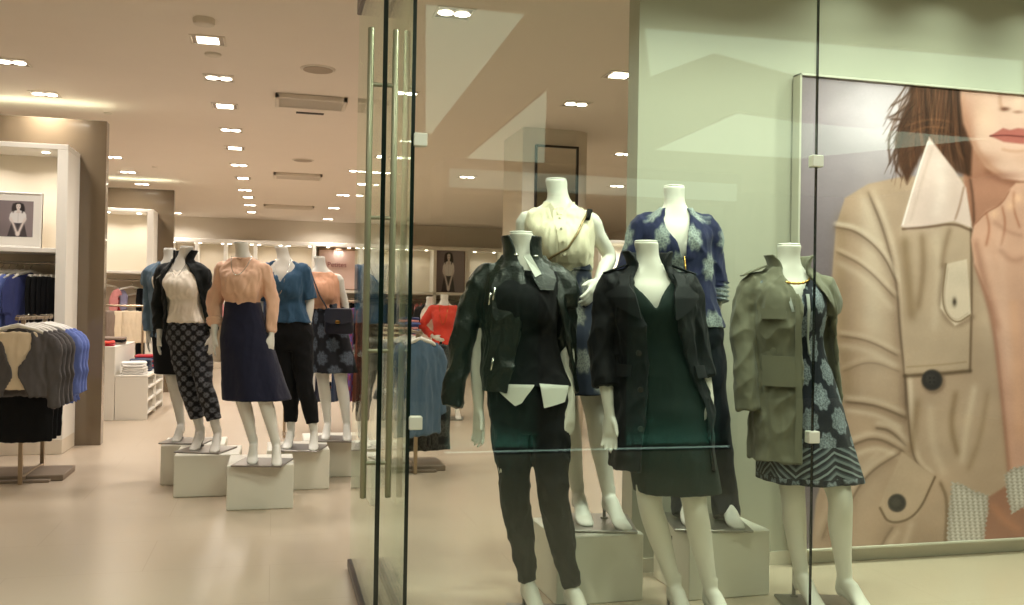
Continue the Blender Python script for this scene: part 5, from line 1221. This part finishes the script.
    # skin modelling of the hand and forearm
    for pts in ([(1000, 230), (1004, 300), (1010, 380)], [(986, 250), (1000, 300), (1008, 360)]): p.stroke(pts, 7, (224, 186, 168), .5)
    p.stroke([(975, 240), (984, 280), (998, 330)], 5, (150, 106, 88), .5); p.stroke([(1000, 250), (1012, 262), (1024, 258)], 4, (164, 120, 102), .45); p.stroke([(994, 222), (1008, 232), (1022, 236)], 3, (164, 120, 102), .4)
    lowf = np.array([noise.noise((a_*.018, b_*.03, 0))+.5*noise.noise((a_*.05, b_*.07, 3)) for a_, b_ in zip(U.tolist(), V.tolist())]); p.C *= (1+.045*lowf)[:, None]
    g = rng.normal(0, 2.0, len(U)); return (130+(p.C-130)*1.14-9)*np.array((1.01, .98, 1.02))+g[:, None]
PYF = WY-.07
qa = at(799, 74, y=PYF); qb = at(810, 551, y=PYF); xr_ = at(1024, 300, y=PYF).x+.45
X0, Z1, Z0 = qa.x, at(797, 73, y=PYF).z, at(812, 551, y=PYF).z
po = empty('framed_portrait', (X0, PYF, Z0)); tag(po, 'huge portrait print of a woman in a beige trench coat on the display wall', 'poster')
print('poster', X0, xr_, Z0, Z1)
off = np.array([X0, PYF, Z0])
print_mesh('print', 0.012, xr_-X0-.012, .012, Z1-Z0-.012, 400, 560, 0, lambda c: paint_big(c+off), po, m_pr)
m_pf = mat('poster_frame', (206, 202, 188), .35, .2, .5, .03); W_, H_ = xr_-X0, Z1-Z0
for a in ((0, .012, 0, H_), (W_-.012, W_, 0, H_)): MB().box(a[0], a[1], -.012, .055, a[2], a[3], .002).build('frame_side', m_pf, po)
for z in (0, H_-.012): MB().box(0, W_, -.012, .055, z, z+.012, .002).build('frame_rail', m_pf, po)
MB().box(.013, W_-.013, .004, .055, .013, H_-.013).build('backing', m_pf, po)
MB().box(.02, W_, .055, .069, .05, H_-.05).build('wall_mount', m_pf, po)
def paint_seated(cx):
    def f(co):
        U = co[:, 0]; V = 1-co[:, 2]
        p = Print(U, V, (132, 120, 122)); p.blob(.8, .3, .5, .6, (150, 138, 138), .6); p.blob(.1, .9, .5, .3, (104, 94, 94), .6)
        x = cx
        p.poly([(x-.16, .62), (x+.0, .5), (x+.16, .62), (x+.24, 1.0), (x-.26, 1.0)], (66, 60, 62), .01)
        p.poly([(x-.13, .06), (x+.10, .04), (x+.17, .2), (x+.15, .34), (x-.15, .34), (x-.17, .2)], (46, 40, 40), .02, 1, 1)
        p.poly([(x-.20, .32), (x-.04, .26), (x+.06, .26), (x+.20, .32), (x+.21, .55), (x+.10, .62), (x-.10, .62), (x-.23, .55)], (226, 222, 220), .012, 1, 1)
        p.poly([(x-.055, .09), (x+.05, .08), (x+.065, .17), (x+.02, .26), (x-.03, .25), (x-.06, .17)], (222, 210, 204), .01, 1, 1); p.poly([(x-.03, .22), (x+.03, .22), (x+.06, .34), (x-.05, .34)], (214, 202, 196), .01)
        for sx in (-1, 1): p.stroke([(x+sx*.18, .50), (x+sx*.10, .68), (x+sx*.03, .88)], .035, (220, 208, 202), 1, False)
        p.blob(x, .92, .06, .07, (224, 212, 206), 1, 3); p.blob(x-.025, .145, .012, .008, (60, 50, 50), .9); p.blob(x+.03, .145, .012, .008, (60, 50, 50), .9); p.blob(x+.003, .2, .02, .006, (120, 80, 80), .9)
        p.stroke([(x-.12, .08), (x-.10, .22), (x-.13, .33)], .02, (70, 60, 58), .7); p.stroke([(x+.11, .1), (x+.12, .22), (x+.10, .33)], .02, (36, 30, 30), .8); p.stroke([(x, .3), (x, .6)], .006, (180, 174, 172), .8)
        return p.C
    return f
# near framed portrait leaning on the shelf of the near wall unit
yq = 9.13-.34; q0 = at(-17, 250, y=yq); q1 = at(41, 250, y=yq); zb_ = 1.766; zt_ = at(20, 192, y=yq).z
fp = empty('framed_portrait', ((q0.x+q1.x)/2, yq, zb_)); tag(fp, 'white-framed grey portrait of a woman in a white blouse leaning on the near shelf', 'picture'); hw = (q1.x-q0.x)/2; hh = zt_-zb_
m_wf = mat('white_frame', (240, 236, 228), .4, 0, .4, .02)
MB().box(-hw, hw, 0, .03, 0, hh, .004).build('mount', m_wf, fp)
m = MB()
for a in ((-hw, -hw+.015, 0, hh), (hw-.015, hw, 0, hh), (-hw, hw, hh-.015, hh), (-hw, hw, 0, .015)): m.box(a[0], a[1], -.012, .03, a[2], a[3], .003)
m.build('frame', m_wf, fp)
pw, ph = 2*hw-.14, hh-.17
o = print_mesh('print', 0, 1, 0, 1, 110, 110, 0, paint_seated(.62), fp, m_pr); o.scale = (pw, 1, ph); o.location = (-pw/2, -.002, .095)
fp.rotation_euler = (-.05, 0, 0)
# seated portrait on the back wall
yq = 19.93; q0 = at(437, 270, y=yq); q1 = at(466, 270, y=yq); zb_ = 1.665; zt_ = at(450, 250.5, y=yq).z
fp = empty('framed_portrait', ((q0.x+q1.x)/2, yq+.1, zb_)); tag(fp, 'grey portrait of a seated woman in a white blouse in a back wall bay', 'picture'); hw = (q1.x-q0.x)/2-.02; hh = zt_-zb_
MB().box(-hw-.02, hw+.02, 0, .04, 0, hh+.02, .003).build('backing', mat('sign_frame', (120, 92, 66), .4), fp)
o = print_mesh('print', 0, 1, 0, 1, 90, 90, 0, paint_seated(.42), fp, m_pr); o.scale = (2*hw, 1, hh); o.location = (-hw, -.003, .01)
# ------------------------------------------------------------------ the mall side (seen in the glass)
struct('ceiling_mall', MB().box(-7, 9, -6.2, 3.28, 3.16, 3.3), mat('mall_ceiling_paint', (190, 184, 170), .9, 0, .2, .02))
struct('wall_mall', MB().box(-7, 9, -6.4, -6.2, 0, 3.3), mat('mall_wall_paint', (84, 78, 68), .8, 0, .3, .03))
e_pan = emit('panel_glow', (232, 250, 226), PANEL)
def mirrored(px, py, z):
    r = ray(px, py); t = (z-CAMH)/r.z; q = CAM+r*t; return Vector((q.x, 2*GY-q.y, z))
def panel(pts, label):
    P = [mirrored(px, py, 3.15) for px, py in pts]; c = sum(P, Vector())/len(P)
    r = empty('light_panel', c); tag(r, label, 'light panel', 'mall light panels')
    m = MB(); m.plate([q-c for q in P], (0, 0, 1), .012); m.build('diffuser', e_pan, r)
    m = MB(); k = len(P)
    for i in range(k): m.tube([P[i]-c, P[(i+1) % k]-c], .012, 6, (0, 0, 1))
    m.build('rim', m_frame, r); return r
panel([(425, 2), (527, 12), (432, 133), (425, 133)], 'pale lit ceiling panel in the mall mirrored at the upper left of the shop glass')
panel([(548, 88), (457, 165), (545, 171)], 'triangular lit ceiling panel in the mall mirrored above the tall mirror')
panel([(644, 26), (1024, 59), (1024, 92), (790, 73), (715, 52), (650, 76)], 'long lit ceiling panel in the mall mirrored along the top of the shop glass')
panel([(655, 149), (738, 112), (800, 121), (990, 138), (800, 158)], 'lit ceiling panel in the mall mirrored behind the navy patterned jacket')
# lit showcase across the walk, mirrored over the window figures
kz = lambda py, px=590: CAMH-(py-hor(px))*KD/F
KY = -1.45
def kx(px):
    r = ray(px, 312); return r.x/r.y*(2*GY-KY)
KD = (CAM+ray(590, 312)*((2*GY-KY)/ray(590, 312).y)-CAM).dot(vF)
x0, x1 = kx(447), kx(735); zb = kz(447); z1, z0 = kz(176), kz(194); ztop = z1+.1
print('showcase', x0, x1, zb, z0, z1)
zb = .012
sc = empty('showcase', ((x0+x1)/2, KY, 0)); tag(sc, 'dark lit showcase across the mall walk, mirrored in the shop glass', 'showcase'); hw = (x1-x0)/2
m_dk = mat('showcase_dark', (30, 34, 34), .5, 0, .4, .05)
m_tl = mat('showcase_teal', (74, 108, 102), .6, 0, .3, .05)
MB().box(-hw-.05, hw+.05, -.7, 0, 0.0, zb, .004).build('base', m_dk, sc)
MB().box(-hw-.05, hw+.05, -.30, -.26, zb, z0).build('back_panel', m_tl, sc)
for sx in (-1, 1): MB().box(sx*(hw+.025)-.025, sx*(hw+.025)+.025, -.66, 0, zb, z0).build('side_panel', m_dk, sc)
MB().box(-hw-.05, hw+.05, -.7, 0, z0-.02, ztop, .004).build('header', m_dk, sc)
MB().box(-hw, hw, 0.001, .012, z0, z1, .002).build('header_light', emit('header_glow', (220, 245, 230), .9), sc)
MB().box(-hw, hw, -.09, -.06, zb+.001, zb+.012, .002).build('strip_light', emit('strip_glow', (222, 250, 238), 2.2), sc)
for i, (x, lb) in enumerate(((-1.6, 'left of the entrance'), (.2, 'before the open door'), (1.6, 'before the left half of the window'), (3.0, 'before the olive jacket'), (4.4, 'before the big portrait'))):  # unseen fill lights added to brighten the fronts of the window figures
    r = copy_tree(PR[False]); r.location = (x, 2.25, 3.16); r['label'] = 'added unseen mall fill light '+lb; r['group'] = 'added mall fill lights'
    lamp(x, 2.25, PM, (.96, 1, .88), .2, 3.14, 150)
MB().box(-hw, hw, -.17, -.15, zb+.002, zb+.018, .002).build('added_glow_tube', emit('tube_glow', (190, 246, 228), 26.0), sc)  # hidden tube added to raise the teal glow on the back panel
xa_, xb_ = kx(545)-(x0+x1)/2, kx(632)-(x0+x1)/2
MB().box(xa_, xb_, -.2, -.1, zb+.03, z0-.02).build('centre_post', m_dk, sc)
MB().box(-hw, hw, -.14, -.13, zb+.0, zb+.035, .002).build('added_lip', m_dk, sc)  # low lip added to keep the glow tube out of direct view
# ------------------------------------------------------------------ world and view
w = bpy.data.worlds.new('world'); SC.world = w; w.use_nodes = True
bgn = w.node_tree.nodes['Background']; bgn.inputs[0].default_value = (.55, .52, .45, 1); bgn.inputs[1].default_value = WORLD
SC.view_settings.view_transform = 'Standard'; SC.view_settings.look = 'None'; SC.view_settings.gamma = 1; SC.view_settings.use_curve_mapping = False
SC.view_settings.exposure = EXPO
SC.cycles.transparent_max_bounces = 24; SC.cycles.max_bounces = 8; SC.cycles.diffuse_bounces = 4; SC.cycles.glossy_bounces = 4
SC.cycles.sample_clamp_indirect = 4.0; SC.cycles.caustics_reflective = False; SC.cycles.caustics_refractive = False
